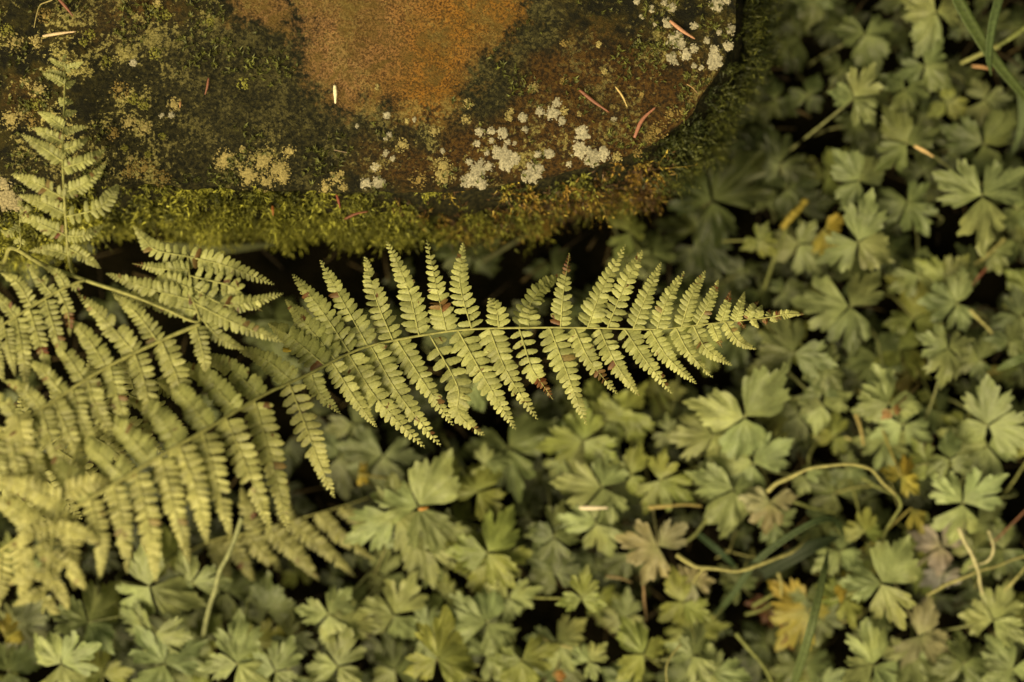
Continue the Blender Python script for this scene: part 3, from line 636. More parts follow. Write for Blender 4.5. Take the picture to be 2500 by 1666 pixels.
D = [pin(o3, [(1130, 700), (1165, 850), (1195, 1010)], .002, L=24), pin(o3, [(935, 785), (1000, 950), (1070, 1130), (1190, 1320)], .004, brown=(.45, .5)), pin(o3, [(785, 855), (830, 1020), (860, 1200), (830, 1360)], .006), pin(o3, [(640, 925), (680, 1120), (740, 1380)], .006), pin(o3, [(500, 990), (560, 1180), (725, 1460)], .004, brown=(.9, 1)),
     pin(o3, [(400, 1050), (470, 1260), (605, 1500)], .004, brown=(.85, 1)), pin(o3, [(310, 1110), (400, 1330), (500, 1600)], .004), pin(o3, [(220, 1160), (300, 1380), (400, 1640)], .004), pin(o3, [(130, 1210), (190, 1450), (290, 1700)], .002), pin(o3, [(50, 1270), (100, 1500), (190, 1740)], .002), pin(o3, [(-40, 1330), (0, 1540), (80, 1760)], 0),
     pin(o3, [(910, 790), (780, 620), (650, 515)], -.012), pin(o3, [(770, 860), (620, 680), (440, 505)], -.012), pin(o3, [(620, 930), (500, 760), (390, 660)], -.02, g=.2), pin(o3, [(480, 1000), (380, 860), (290, 760)], -.02, g=.2), pin(o3, [(350, 1080), (250, 960), (160, 900)], -.015), pin(o3, [(220, 1160), (130, 1060), (20, 1010)], -.01), pin(o3, [(100, 1240), (20, 1130), (-80, 1080)], -.01)]
fern_frond('broad fern frond left of the centre with long leaflet rows hanging towards the bottom',
           [(489, 791, .203), (395, 831, .208), (255, 900, .218), (128, 980, .228), (0, 1065, .238), (-120, 1130, .24)], D, 0.0012, 0.0008, tint=.35)

E = [pin(o3, [(340, 500), (390, 620), (400, 760)], .002, brown=(.5, .8)), pin(o3, [(265, 545), (320, 740), (372, 915)], .003), pin(o3, [(175, 600), (230, 800), (282, 965)], .003, brown=(.55, .66)), pin(o3, [(100, 645), (130, 850), (150, 1060)], .003), pin(o3, [(30, 690), (50, 830), (85, 985)], .003), pin(o3, [(-40, 730), (-20, 880), (20, 1020)], .003),
     pin(o3, [(410, 462), (470, 480)], 0, L=14), pin(o3, [(300, 520), (220, 420), (155, 338)], -.006), pin(o3, [(190, 590), (100, 450), (5, 390)], -.006), pin(o3, [(90, 650), (20, 560), (-60, 480)], -.006), pin(o3, [(380, 475), (330, 400), (230, 340)], -.012, L=16), pin(o3, [(10, 700), (-60, 640), (-130, 590)], -.006)]
fern_frond('short fern frond at the left edge, under the upright frond',
           [(208, 683, .201), (140, 712, .206), (25, 782, .212), (-80, 850, .214)], E, 0.001, 0.0006, tint=.3)

G = [(40, 1010, [(60, 1100), (90, 1250)], 0, dict()), (0, 1040, [(20, 1130), (38, 1250)], 0, dict()), (100, 1270, [(40, 1262), (40, 1262)][:1], 0, dict(L=26)), (120, 1280, [(60, 1310), (50, 1345)], 0, dict(L=22)), (118, 1340, [(70, 1355), (48, 1370)], 0, dict(L=20)), (112, 1400, [(60, 1400), (20, 1430)], 0, dict(L=20)), (140, 1290, [(190, 1300), (250, 1330)], 0, dict(L=26)), (128, 1350, [(180, 1400), (205, 1440)], 0, dict(L=24)), (120, 1400, [(150, 1450), (165, 1490)], 0, dict(L=20)), (112, 1440, [(70, 1460), (30, 1480)], 0, dict(L=18)), (110, 1460, [(130, 1490), (142, 1500)], 0, dict(L=16)),
     (150, 1220, [(60, 1190), (-10, 1170)], -.01, dict(L=34)), (150, 1200, [(230, 1180), (300, 1190)], -.01, dict(L=30))]
fern_frond('yellowish out-of-focus fern frond hanging down in the lower left corner',
           [(190, 1090, .235), (150, 1220, .25), (125, 1330, .255), (112, 1440, .25), (104, 1500, .24)], G, 0.0008, 0.0004, tint=.9, roll=.1)

I = [(600, 1300, [(640, 1350), (690, 1400)], -.004, dict(L=30)), (650, 1290, [(720, 1350), (778, 1418)], -.004, dict(L=30)), (710, 1272, [(790, 1340), (866, 1408)], -.004, dict(L=26)), (770, 1255, [(830, 1310), (915, 1370)], -.004, dict(L=24)), (830, 1240, [(870, 1270), (900, 1310)], -.004, dict(L=20)), (560, 1310, [(590, 1370), (620, 1420)], -.004, dict(L=26)),
     (620, 1298, [(600, 1240), (590, 1190)], -.004, dict(L=24)), (700, 1275, [(690, 1220), (700, 1170)], -.004, dict(L=22)), (520, 1320, [(540, 1370), (560, 1420)], -.004, dict(L=26))]
fern_frond('low blurred fern frond among the buttercup leaves, right of the bare pale stalk',
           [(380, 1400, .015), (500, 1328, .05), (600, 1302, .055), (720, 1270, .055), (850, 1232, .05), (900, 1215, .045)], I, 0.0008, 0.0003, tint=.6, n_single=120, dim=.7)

K = [(60, 1130, [(130, 1190), (200, 1270)], -.004, dict(L=32)), (120, 1085, [(200, 1140), (270, 1220)], -.004, dict(L=32)), (185, 1040, [(265, 1090), (340, 1165)], -.004, dict(L=32)), (250, 1000, [(330, 1045), (400, 1110)], -.004, dict(L=30)), (315, 962, [(390, 1000), (460, 1060)], -.004, dict(L=28)), (375, 930, [(440, 965), (500, 1010)], -.004, dict(L=26)), (0, 1170, [(70, 1240), (120, 1320)], -.004, dict(L=32)),
     (90, 1105, [(60, 1030), (50, 960)], -.004, dict(L=30)), (170, 1050, [(140, 980), (130, 910)], -.004, dict(L=30)), (250, 1000, [(225, 930), (220, 870)], -.004, dict(L=28)), (330, 955, [(310, 890), (305, 830)], -.004, dict(L=26)), (20, 1155, [(-20, 1080), (-40, 1010)], -.004, dict(L=30))]
fern_frond('shaded fern frond lying beneath the broad one at the left',
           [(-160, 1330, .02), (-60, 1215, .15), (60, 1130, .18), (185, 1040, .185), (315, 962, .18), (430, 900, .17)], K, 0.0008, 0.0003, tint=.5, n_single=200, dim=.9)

J = [pin(o0, [(115, 1300), (50, 1345), (0, 1318)], 0), pin(o0, [(118, 1230), (160, 1200), (205, 1195)], 0, L=10), pin(o0, [(112, 1400), (140, 1380)], 0, L=9), pin(o0, [(112, 1370), (80, 1400)], 0, L=9), pin(o0, [(115, 1260), (170, 1270)], 0, L=9), pin(o0, [(118, 1190), (110, 1150)], 0, L=9)]
fern_frond('tiny withering fern tip at the left edge under the pale stone corner',
           [(36, 612, .18), (50, 600, .185), (48, 550, .187), (51, 500, .188)], J, 0.0005, 0.0003, tint=.2, lmax=12)

# ------------------------------------------------------------------ buttercup leaves
def butter_leaflet(seed, hi=True):
    r = random.Random(seed)
    kindl = r.random()
    if kindl < 0.5:
        half = [(0.06, 0.05), (0.15, 0.18), (0.23, 0.315), (0.355, 0.45), (0.42, 0.43), (0.45, 0.40), (0.54, 0.50), (0.60, 0.49), (0.575, 0.40), (0.68, 0.445), (0.71, 0.41), (0.66, 0.325), (0.58, 0.245), (0.45, 0.15), (0.60, 0.195), (0.70, 0.225), (0.80, 0.225), (0.79, 0.145), (0.88, 0.125), (0.95, 0.075)]
    elif kindl < 0.75:                             # shallowly lobed, rounder
        half = [(0.06, 0.06), (0.13, 0.20), (0.21, 0.33), (0.34, 0.44), (0.43, 0.45), (0.47, 0.39), (0.57, 0.43), (0.64, 0.41), (0.62, 0.33), (0.70, 0.30), (0.72, 0.25), (0.66, 0.18), (0.75, 0.19), (0.82, 0.18), (0.82, 0.11), (0.90, 0.10), (0.96, 0.06)]
    else:                                          # cut almost to the base
        half = [(0.06, 0.04), (0.14, 0.14), (0.21, 0.28), (0.29, 0.42), (0.40, 0.53), (0.46, 0.51), (0.46, 0.43), (0.58, 0.53), (0.65, 0.50), (0.60, 0.39), (0.68, 0.38), (0.60, 0.27), (0.34, 0.12), (0.54, 0.165), (0.66, 0.215), (0.79, 0.22), (0.78, 0.14), (0.89, 0.12), (0.95, 0.06)]
    ys = r.uniform(0.85, 1.12)
    def side():
        o = []
        dep = r.uniform(-0.05, 0.05)
        for i, (x, y) in enumerate(half):
            j = 0.035
            tooth = 1.045 if i > 2 and i % 3 == 0 else 0.99
            x2 = x * tooth * (1 + r.uniform(-j, j)); y2 = y * (1 + r.uniform(-j, j) * 1.6)
            if i >= len(half) - 6: x2 *= 1 + dep * .3
            o.append((x2, y2 * ys))
        return o
    up = side(); dn = [(x, -y) for x, y in side()]
    out = up + [(r.uniform(1.0, 1.1), r.uniform(-0.03, 0.03))] + dn[::-1]
    if hi:                                         # cut the corners so that lobes and teeth come out rounded
        o2 = [out[0]]
        for (x1, y1), (x2, y2) in zip(out[:-1], out[1:]):
            o2 += [(x1 * .84 + x2 * .16, y1 * .84 + y2 * .16), (x1 * .16 + x2 * .84, y1 * .16 + y2 * .84)]
        out = o2 + [out[-1]]
    fr = (0.16, 0.40, 0.62, 0.82, 1.0) if hi else (0.35, 0.7, 1.0)
    V = [(0, 0, 0)]; n = len(out); ph = r.uniform(0, 6); fold = r.uniform(0.02, 0.08); dr = r.uniform(-0.06, 0.30); tw = r.uniform(-.12, .12)
    for f in fr:
        for x, y in out:
            X, Y = x * f, y * f
            a = abs(math.degrees(math.atan2(Y, X + 1e-6))); rr = math.hypot(X, Y)
            axis = min(abs(a - 0), abs(a - 34)); z = fold * rr * (0.5 - 0.5 * math.cos(math.pi * min(1, axis / 17))) - dr * rr * rr * (1 + 0.5 * (a > 20)) + 0.05 * rr * math.sin(ph + X * 4 + Y * 5) + tw * Y * rr
            z += 0.18 * rr * mnoise.noise(Vector((X * 4, Y * 4, seed * 2.1))) + 0.055 * rr * mnoise.noise(Vector((X * 10, Y * 10, seed * 1.3)))
            V.append((X, Y, z))
    F = [(0, 1 + i, 2 + i) for i in range(n - 1)]
    for q in range(len(fr) - 1):
        for i in range(n - 1):
            a = 1 + q * n + i; F += [(a, a + n, a + n + 1), (a, a + n + 1, a + 1)]
    V = np.array(V); UV = V[:, :2].copy(); F = np.array(F, dtype=np.int32)[:, ::-1]
    return V, F, UV
BL = [butter_leaflet(100 + i) for i in range(26)]
BLM = [mesh_from('buttercup_leaflet', V, F, UV, np.ones((len(V), 4)), M_butter) for V, F, UV in BL]
BLO = [butter_leaflet(300 + i, False) for i in range(8)]

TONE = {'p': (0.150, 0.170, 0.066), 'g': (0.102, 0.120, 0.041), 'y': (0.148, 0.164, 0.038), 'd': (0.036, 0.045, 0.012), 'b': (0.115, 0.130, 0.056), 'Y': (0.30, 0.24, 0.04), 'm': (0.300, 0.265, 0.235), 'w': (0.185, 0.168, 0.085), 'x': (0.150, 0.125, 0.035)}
def leaf_frames(th, tilt, tilt_dir):
    return Matrix.Rotation(tilt, 4, Vector((math.cos(tilt_dir), math.sin(tilt_dir), 0))) @ Matrix.Rotation(th, 4, 'Z')
def leaflet_mats(Rm, spread, gap=0.02):
    ms = []
    for k, a in enumerate((0, spread, -spread)):
        sc = Rm * (1.0 if k == 0 else random.uniform(0.72, 1.0))
        el = random.uniform(-0.26, 0.18)
        ms.append(Matrix.Rotation(a + random.uniform(-.3, .3), 4, 'Z') @ Matrix.Translation((gap * Rm * (1.6 if k == 0 else 1), 0, 0)) @ Matrix.Rotation(-el, 4, 'Y') @ Matrix.Rotation(random.gauss(0, .20), 4, 'X') @ Matrix.Diagonal((sc, sc * random.uniform(.88, 1.08), sc, 1)))
    return ms
def petiole(c, Rm, z, r=0.0009):
    a = random.random() * 6.28; d = random.uniform(0.2, 0.9) * z
    g = Vector((c.x + math.cos(a) * d, c.y + math.sin(a) * d, -0.004))
    mid = (c + g) / 2 + Vector((math.cos(a) * d * .3, math.sin(a) * d * .3, z * 0.12))
    return tube([p - c for p in smooth_path([g, mid, c], 7)], lambda t: r * (1.25 - .5 * t), 5)
def buttercup(u, v, R, th, z, tone, label, group=None, tilt=None, n=3, spread=None):
    z = z / 100; c = P(u, v, z); Rm = R * px(z)
    root = bpy.data.objects.new('buttercup_leaf', None); C.objects.link(root); root.location = c
    tag(root, label, 'leaf', group or 'buttercup leaves')
    B = leaf_frames(R_(-th), R_(random.uniform(0, 17) if tilt is None else tilt), random.random() * 6.28)
    col = TONE[tone] if isinstance(tone, str) else tone
    if tone in ('p', 'y', 'w') and v > 950: col = tuple(x * (1.45 if tone == 'p' else 1.2) for x in col)      # stronger light on the lower leaves, put into their colour
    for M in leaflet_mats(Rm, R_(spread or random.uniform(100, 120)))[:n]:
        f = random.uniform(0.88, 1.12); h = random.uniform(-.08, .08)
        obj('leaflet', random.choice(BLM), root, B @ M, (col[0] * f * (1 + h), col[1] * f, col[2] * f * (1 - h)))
    V, F = petiole(c, Rm, z)
    obj('petiole', mesh_from('petiole', V, F, np.zeros((len(V), 2)), np.ones((len(V), 4)), M_stem), root, None, cmix(col, (0.16, 0.15, 0.06), .5))
    return root

H = [ # u, v, R, direction, height cm, tone, label
 (2286, 30, 112, 100, 6, 'p', 'large buttercup leaf at the top edge, left of the grass blades'),
 (2112, 82, 100, 85, 4, 'g', 'dim buttercup leaf near the top edge, halfway between the stone and the grass blades'),
 (2085, 240, 92, -65, 6.5, 'p', 'small bright star-like buttercup leaf right of the mossy stone corner'),
 (2210, 218, 88, 105, 5, 'g', 'buttercup leaf pointing down, just right of the bright star-like leaf by the stone'),
 (2258, 160, 84, 55, 5, 'g', 'buttercup leaf below the large leaf at the top edge'),
 (2215, 352, 108, -125, 6, 'g', 'buttercup leaf with a tan needle lying on its right half'),
 (2400, 352, 118, -35, 5, 'g', 'broad buttercup leaf at the right edge, above the big bright one'),
 (2398, 478, 138, 88, 7, 'p', 'big bright deeply cut buttercup leaf near the right edge, upper half'),
 (2098, 442, 95, -140, 6, 'p', 'buttercup leaf above the yellow leaf right of the stone'),
 (2215, 492, 92, 70, 5, 'g', 'yellow-green buttercup leaf between the big bright leaf and the yellow leaf'),
 (2095, 592, 125, -88, 7, 'p', 'pale buttercup leaf covering part of the yellow leaf right of the fern tip'),
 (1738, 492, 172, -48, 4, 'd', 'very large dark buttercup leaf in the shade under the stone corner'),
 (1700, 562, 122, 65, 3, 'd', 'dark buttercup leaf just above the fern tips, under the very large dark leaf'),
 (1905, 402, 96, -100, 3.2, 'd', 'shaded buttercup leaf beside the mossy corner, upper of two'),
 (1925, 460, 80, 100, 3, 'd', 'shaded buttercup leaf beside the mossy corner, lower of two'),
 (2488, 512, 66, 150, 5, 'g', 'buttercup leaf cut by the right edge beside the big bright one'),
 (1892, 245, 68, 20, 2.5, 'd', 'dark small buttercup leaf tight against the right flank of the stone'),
 (1985, 0, 70, 90, 4, 'g', 'buttercup leaf cut by the top edge, right of the moss'),
 (2405, 243, 76, 120, 4, 'b', 'bluish buttercup leaf under the wide grass blade'),
 (2310, 250, 60, 40, 3, 'y', 'small yellow-green buttercup leaf left of the wide grass blade'),
 (2075, 748, 135, 185, 6, 'p', 'wide flat buttercup leaf right of the fern tip'),
 (1938, 862, 116, -100, 6.5, 'p', 'bright buttercup leaf directly below the fern tip'),
 (2010, 900, 72, 35, 6, 'p', 'bright buttercup leaflets right of the leaf below the fern tip'),
 (2335, 742, 90, -65, 6, 'p', 'compact buttercup leaf with a slanting stalk below it, right side'),
 (2315, 850, 92, 95, 6.8, 'p', 'light green three-part buttercup leaf right of centre, above the browned one'),
 (2490, 775, 88, 170, 5, 'b', 'bluish buttercup leaf cut by the right edge at mid height'),
 (1818, 1020, 165, -42, 7.5, 'p', 'largest pale buttercup leaf, below the right end of the fern'),
 (1742, 1062, 104, 165, 6.2, 'p', 'buttercup leaf tucked under the left side of the largest pale leaf'),
 (1838, 1132, 118, 95, 6, 'p', 'greyish buttercup leaf hanging down from the largest pale leaf'),
 (2008, 990, 78, -30, 5, 'p', 'small rounded buttercup leaf between the largest leaf and the browned one'),
 (1950, 1012, 76, 110, 4, 'g', 'dim buttercup leaf between the largest pale leaf and the small rounded one'),
 (2170, 986, 102, -100, 7, 'p', 'buttercup leaf with a brown withered middle, right of the largest leaf'),
 (2412, 1040, 120, -92, 6.5, 'p', 'big buttercup leaf at the right edge, upper of an overlapping pair'),
 (2412, 1088, 128, 85, 6, 'p', 'big buttercup leaf at the right edge, lower of an overlapping pair'),
 (2320, 1122, 74, -80, 7, 'g', 'small green buttercup leaf left of the overlapping pair at the right edge'),
 (2215, 905, 92, 80, 3, 'x', 'dim olive buttercup leaf left of the light green three-part leaf'),
 (2140, 870, 88, 60, 4, 'g', 'dim buttercup leaf below the wide flat leaf'),
 (1912, 712, 56, -20, 3, 'g', 'small dim buttercup leaf between the fern tip and the wide flat leaf'),
 (1525, 1000, 104, 70, 5, 'y', 'yellow-green buttercup leaf below the right half of the fern'),
 (2222, 697, 74, -60, 3, 'y', 'dull yellow-green buttercup leaf left of the compact leaf'),
 (2290, 1005, 74, 50, 3.5, 'g', 'deep green buttercup leaf between the browned leaf and the right edge pair'),
 (1790, 1195, 122, 92, 6.5, 'p', 'ruffled light buttercup leaf where the arching runner begins'),
 (1880, 1225, 84, 100, 6.5, 'w', 'wilted beige buttercup leaf at the left end of the arching runner'),
 (2040, 1205, 98, 215, 4, 'g', 'dark buttercup leaf under the arching runner'),
 (2350, 1228, 118, 95, 6.5, 'p', 'large ruffled buttercup leaf above the mauve leaf'),
 (2300, 1335, 88, 190, 5, 'm', 'mauve-grey buttercup leaf with its underside turned up'),
 (2305, 1400, 62, 150, 4.4, 'm', 'small mauve-grey underside leaf below the larger mauve one'),
 (2152, 1425, 128, -62, 7.5, 'p', 'bright sharply toothed buttercup leaf above the grey wilted leaf'),
 (1608, 1335, 104, 200, 7, 'w', 'folded beige buttercup leaf at the end of the curved pale runner'),
 (1695, 1425, 56, 120, 6, 'w', 'small beige leaflet hanging from the curved pale runner'),
 (2245, 1552, 108, 25, 6, 'w', 'grey-olive wilted buttercup leaf near the bottom right'),
 (2132, 1625, 108, -95, 7.5, 'p', 'bright star-shaped buttercup leaf at the bottom edge, right of the tall grass blade'),
 (2425, 1515, 100, -70, 6.5, 'p', 'buttercup leaf at the lower right, below the crossed white stalks'),
 (2350, 1622, 82, -80, 6, 'g', 'buttercup leaf at the bottom edge between the star-shaped leaf and the corner'),
 (2472, 1635, 94, -110, 7.5, 'p', 'bright buttercup leaf in the bottom right corner'),
 (1962, 1628, 92, -90, 4.5, 'g', 'dim buttercup leaf at the foot of the tall grass blade'),
 (1572, 1598, 104, -120, 7.5, 'y', 'bright yellow-green buttercup leaf at the bottom edge, left of the thin tendril'),
 (1692, 1602, 90, -55, 7, 'p', 'buttercup leaf at the bottom edge, right of the thin tendril'),
 (1740, 1645, 92, 10, 6.5, 'p', 'buttercup leaf cut by the bottom edge, overlapped by the one at the tendril'),
 (1668, 1472, 88, -100, 6, 'y', 'yellow-green buttercup leaf in small pieces, below the beige leaf on the runner'),
 (2110, 1300, 62, -80, 6, 'y', 'tiny light buttercup leaf above the bright sharply toothed one'),
 (2125, 1552, 70, -60, 4, 'g', 'dim buttercup leaf between the toothed leaf and the star-shaped leaf'),
 (1965, 1166, 48, 90, 5, 'p', 'tiny light leaf framed by the arching runner'),
 (968, 1257, 138, 165, 7, 'p', 'big veined buttercup leaf below the middle of the fern, left half of a pair'),
 (1022, 1238, 150, -52, 7, 'p', 'big veined buttercup leaf below the middle of the fern, right half of a pair'),
 (1020, 1300, 130, 85, 5.8, 'p', 'buttercup leaf hanging under the big veined pair'),
 (1190, 1350, 126, -62, 7, 'y', 'bright yellow-green buttercup leaf at the bottom centre, right of the big veined pair'),
 (1195, 1370, 120, 100, 6.2, 'y', 'yellow-green buttercup leaf under the bright one at bottom centre'),
 (1165, 1202, 92, -62, 5.5, 'y', 'narrow yellow-green buttercup leaf between the veined pair and the dim broad leaf'),
 (1240, 1092, 132, 68, 4, 'g', 'dim broad buttercup leaf just below the middle of the fern'),
 (1425, 1076, 110, 160, 5.5, 'y', 'yellow-green buttercup leaf cluster below the fern, right of the dim broad leaf'),
 (1480, 1030, 86, -40, 4.8, 'y', 'yellow-green buttercup leaf touching the longest hanging fern tip'),
 (1470, 1190, 116, 200, 6.2, 'p', 'pale buttercup leaf just above the white needle'),
 (1455, 1278, 98, 75, 6.2, 'p', 'buttercup leaf lying under the white needle'),
 (1352, 1312, 88, 80, 6, 'g', 'buttercup leaf left of the white needle, pointing down'),
 (1345, 1290, 70, -70, 5.6, 'g', 'small buttercup leaf pointing up, left of the white needle'),
 (1610, 1172, 96, 20, 6, 'y', 'glossy yellow-green buttercup leaf left of the largest pale leaf'),
 (1540, 1160, 84, -60, 5.5, 'y', 'small yellow-green buttercup leaf above the horizontal stalk'),
 (962, 1502, 112, -65, 6.2, 'p', 'rounded three-part buttercup leaf near the bottom, left of centre'),
 (1190, 1520, 130, 175, 7, 'p', 'pale smooth buttercup leaf at the bottom, under the yellow-green ones'),
 (1240, 1460, 84, -20, 6, 'p', 'buttercup leaf right of the pale smooth one'),
 (1272, 1612, 100, 90, 7.5, 'y', 'light blurred buttercup leaf at the bottom edge, centre'),
 (1066, 1610, 122, -85, 8, 'y', 'vivid yellow-green buttercup leaf at the bottom edge, left of centre'),
 (1420, 1462, 76, -90, 8, 'y', 'small triangular light green leaf alone over the dark gap'),
 (1438, 1616, 60, -40, 7.5, 'p', 'small pale cupped leaf at the bottom edge, at the end of a pale stalk'),
 (840, 1522, 84, 10, 7, 'p', 'toothed buttercup leaf left of the rounded three-part leaf'),
 (825, 1628, 94, -80, 7.5, 'p', 'blurred buttercup leaf at the bottom edge below the toothed one'),
 (935, 1112, 120, 95, 4, 'b', 'grey-blue buttercup leaf in the gap under the fern, left of the dim broad leaf'),
 (828, 1112, 110, 100, 3, 'b', 'grey-blue buttercup leaf behind the hanging fern rows'),
 (862, 1035, 100, 50, 4, 'b', 'pale blue-green leaf directly under the crossing fern rows'),
 (365, 1432, 138, 20, 8, 'p', 'wide blurred buttercup leaf under the lower left fern tips'),
 (215, 1520, 122, -60, 8, 'p', 'blurred buttercup leaf at the lower left, below the yellowish hanging fern'),
 (378, 1548, 118, 100, 8, 'p', 'blurred buttercup leaf left of the bare stalk'),
 (468, 1422, 92, 0, 7, 'p', 'blurred buttercup leaf left of the bare stalk top'),
 (652, 1492, 92, -85, 6.2, 'g', 'dull buttercup leaf right of the bare stalk'),
 (705, 1560, 72, 20, 6.5, 'g', 'small buttercup leaf right of the bare stalk foot'),
 (802, 1500, 96, 85, 7, 'p', 'upright buttercup leaf between the low fern frond and the bottom edge'),
 (580, 1622, 122, -75, 8.5, 'p', 'bright blurred buttercup leaf at the bottom edge, right of the bare stalk foot'),
 (672, 1640, 92, -50, 8, 'p', 'blurred buttercup leaf at the bottom edge next to the bright one'),
 (148, 1622, 122, -30, 8.5, 'p', 'blurred buttercup leaf at the bottom edge, far left'),
 (50, 1522, 114, 60, 5.5, 'b', 'dim grey-green buttercup leaf at the left edge near the bottom'),
 (402, 1622, 112, -140, 8, 'p', 'blurred buttercup leaf at the bottom edge, left of the bare stalk foot'),
 (20, 1640, 96, -20, 7, 'g', 'blurred buttercup leaf in the bottom left corner'),
]
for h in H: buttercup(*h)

# yellowed, wilted leaves
def wilted(name, u, v, R, th, z, col, label, n=3, tilt=25, mat=M_dead):
    o = buttercup(u, v, R, th, z, col, label, 'withered leaves', tilt=tilt, n=n)
    o.name = name
    return o
wilted('yellow_leaf', 2012, 560, 78, 95, 5, 'Y', 'plain yellow leaf right of the stone, half covered by a pale green one', n=2)
wilted('yellow_leaf', 2200, 1165, 72, -55, 6.5, 'Y', 'crumpled yellow leaf at the right end of the arching runner')
wilted('yellow_leaf', 2225, 1240, 66, 80, 6, 'Y', 'yellow leaf hanging below the crumpled yellow one', n=1)
wilted('yellow_leaf', 1975, 1490, 122, 110, 5, 'Y', 'largest yellow leaf, behind the tall green grass blade at the bottom', tilt=12)
wilted('yellow_leaf', 2052, 1420, 48, 90, 6, 'Y', 'small folded yellow leaf left of the bright sharply toothed leaf', n=2)
wilted('yellow_leaf', 875, 1158, 40, 60, 5, 'Y', 'little yellow leaf below the fern, beside the big veined pair', n=2)
wilted('yellow_leaf', 12, 1552, 52, 20, 7, 'Y', 'orange-yellow leaf cut by the left edge near the bottom', n=2)
wilted('yellow_leaf', 2405, 902, 32, 0, 5, 'Y', 'tiny yellow leaf right of the light green three-part leaf', n=2)
wilted('brown_leaf', 1918, 1552, 46, 60, 4.5, (0.16, 0.050, 0.020), 'rotten red-brown leaf below the largest yellow leaf', n=2, tilt=30)
wilted('brown_leaf', 2178, 1000, 34, 120, 8.2, (0.20, 0.105, 0.035), 'brown withered shred in the middle of the browned buttercup leaf', n=2, tilt=20)
wilted('brown_leaf', 1880, 1480, 60, 190, 3, (0.10, 0.035, 0.016), 'dark red-brown leaf deep in the gap left of the largest yellow leaf', n=2, tilt=20)
wilted('brown_leaf', 1352, 1650, 30, 0, 6, (0.40, 0.17, 0.03), 'orange scrap of leaf at the bottom edge', n=1, tilt=15)
wilted('brown_leaf', 2240, 1100, 60, 60, 2.5, (0.09, 0.035, 0.02), 'dark maroon leaf in the gap above the crumpled yellow leaf', n=2, tilt=15)

# dimmer leaves lower down
stone_poly = rim_px
filled = [(h[0], h[1], h[2]) for h in H]
nf = 0; tries = 0; used = set()
LAND = [(1850, 300, 'mossy stone corner'), (2420, 130, 'wide grass blade'), (2085, 240, 'star-like leaf by the stone'), (2395, 475, 'big bright leaf, upper right'), (1738, 490, 'very large dark leaf'), (1930, 540, 'yellow dying stalk'), (1960, 768, 'fern tip'), (2335, 740, 'compact leaf at right'), (2315, 850, 'light green three-part leaf'), (2170, 985, 'browned buttercup leaf'),
        (1818, 1020, 'largest pale leaf'), (2415, 1060, 'right edge pair of leaves'), (2050, 1140, 'arching runner'), (2225, 1200, 'crumpled yellow leaf'), (2380, 1370, 'crossing whitish stalks'), (2295, 1345, 'mauve leaf'), (1980, 1490, 'largest yellow leaf'), (2150, 1425, 'sharply toothed leaf'), (1810, 1391, 'curved pale runner'), (1630, 1620, 'thin tendril'), (2460, 1630, 'bottom right corner'), (2130, 1620, 'star-shaped bottom leaf'),
        (1420, 1460, 'triangular light leaf'), (1450, 1240, 'white needle'), (1240, 1090, 'dim broad leaf'), (1000, 1250, 'big veined pair'), (1190, 1350, 'bright bottom-centre leaf'), (1065, 1610, 'vivid yellow-green leaf'), (960, 1500, 'rounded three-part leaf'), (750, 1340, 'low fern frond'), (530, 1420, 'bare pale stalk'), (100, 1480, 'yellowish hanging fern'), (1300, 600, 'front moss'), (1500, 950, 'longest hanging fern tips'), (900, 620, 'moss left of centre')]
def where_is(u, v):
    a, b, nm = min(LAND, key=lambda q: (q[0] - u) ** 2 + (q[1] - v) ** 2)
    dx, dy = u - a, v - b
    way = [] if abs(dy) < 0.4 * abs(dx) else ['above' if dy < 0 else 'below']
    if abs(dx) >= 0.4 * abs(dy): way.append('left of' if dx < 0 else 'right of')
    if len(way) == 2: way = [way[0], 'and', way[1]]
    return way, nm, math.hypot(dx, dy)
while nf < 192 and tries < 8000:
    tries += 1
    u, v = random.uniform(-20, 2520), random.uniform(-20, 1690)
    if seg_dist(np.array([u]), np.array([v]), stone_poly)[0] > -60: continue
    if u < 1000 and v < 1300: continue
    if 1000 <= u < 1750 and v < 940 and random.random() < 0.75: continue
    if any((u - a) ** 2 + (v - b) ** 2 < (0.40 * r) ** 2 for a, b, r in filled): continue
    if any((u - a) ** 2 + (v - b) ** 2 < 58 ** 2 for a, b, r in filled[len(H):]): continue
    R = random.uniform(46, 78) if nf % 2 else random.uniform(56, 96); filled.append((u, v, R)); nf += 1
    tone = 'd' if u > 1750 and v < 420 else random.choice('ggpy' if v > 560 and nf % 2 else 'dddgyd')  # shade beside the stone, upper right, painted in with the dark tone
    way, nm, dist = where_is(u, v); size = 'small' if R < 68 else ('broad' if R > 84 else 'middling')
    word = {'d': 'dark green', 'g': 'dim green', 'y': 'dim yellow-green', 'p': 'plain green'}[tone]
    th = random.uniform(0, 360)
    lab = '%s %s low leaf %s%s %s' % (size, word, 'close ' if dist < 90 else '', ' '.join(way), nm)
    if lab in used: lab = lab.replace('low leaf', 'low leaf turned %s,' % ('right', 'down', 'left', 'up')[int((th + 45) % 360 // 90)])
    used.add(lab)
    buttercup(u, v, R, th, (random.uniform(3.4, 5.6) if v > 560 and nf % 2 else random.uniform(0.8, 3.2)), tone, lab, 'dim buttercup leaves low in the undergrowth')

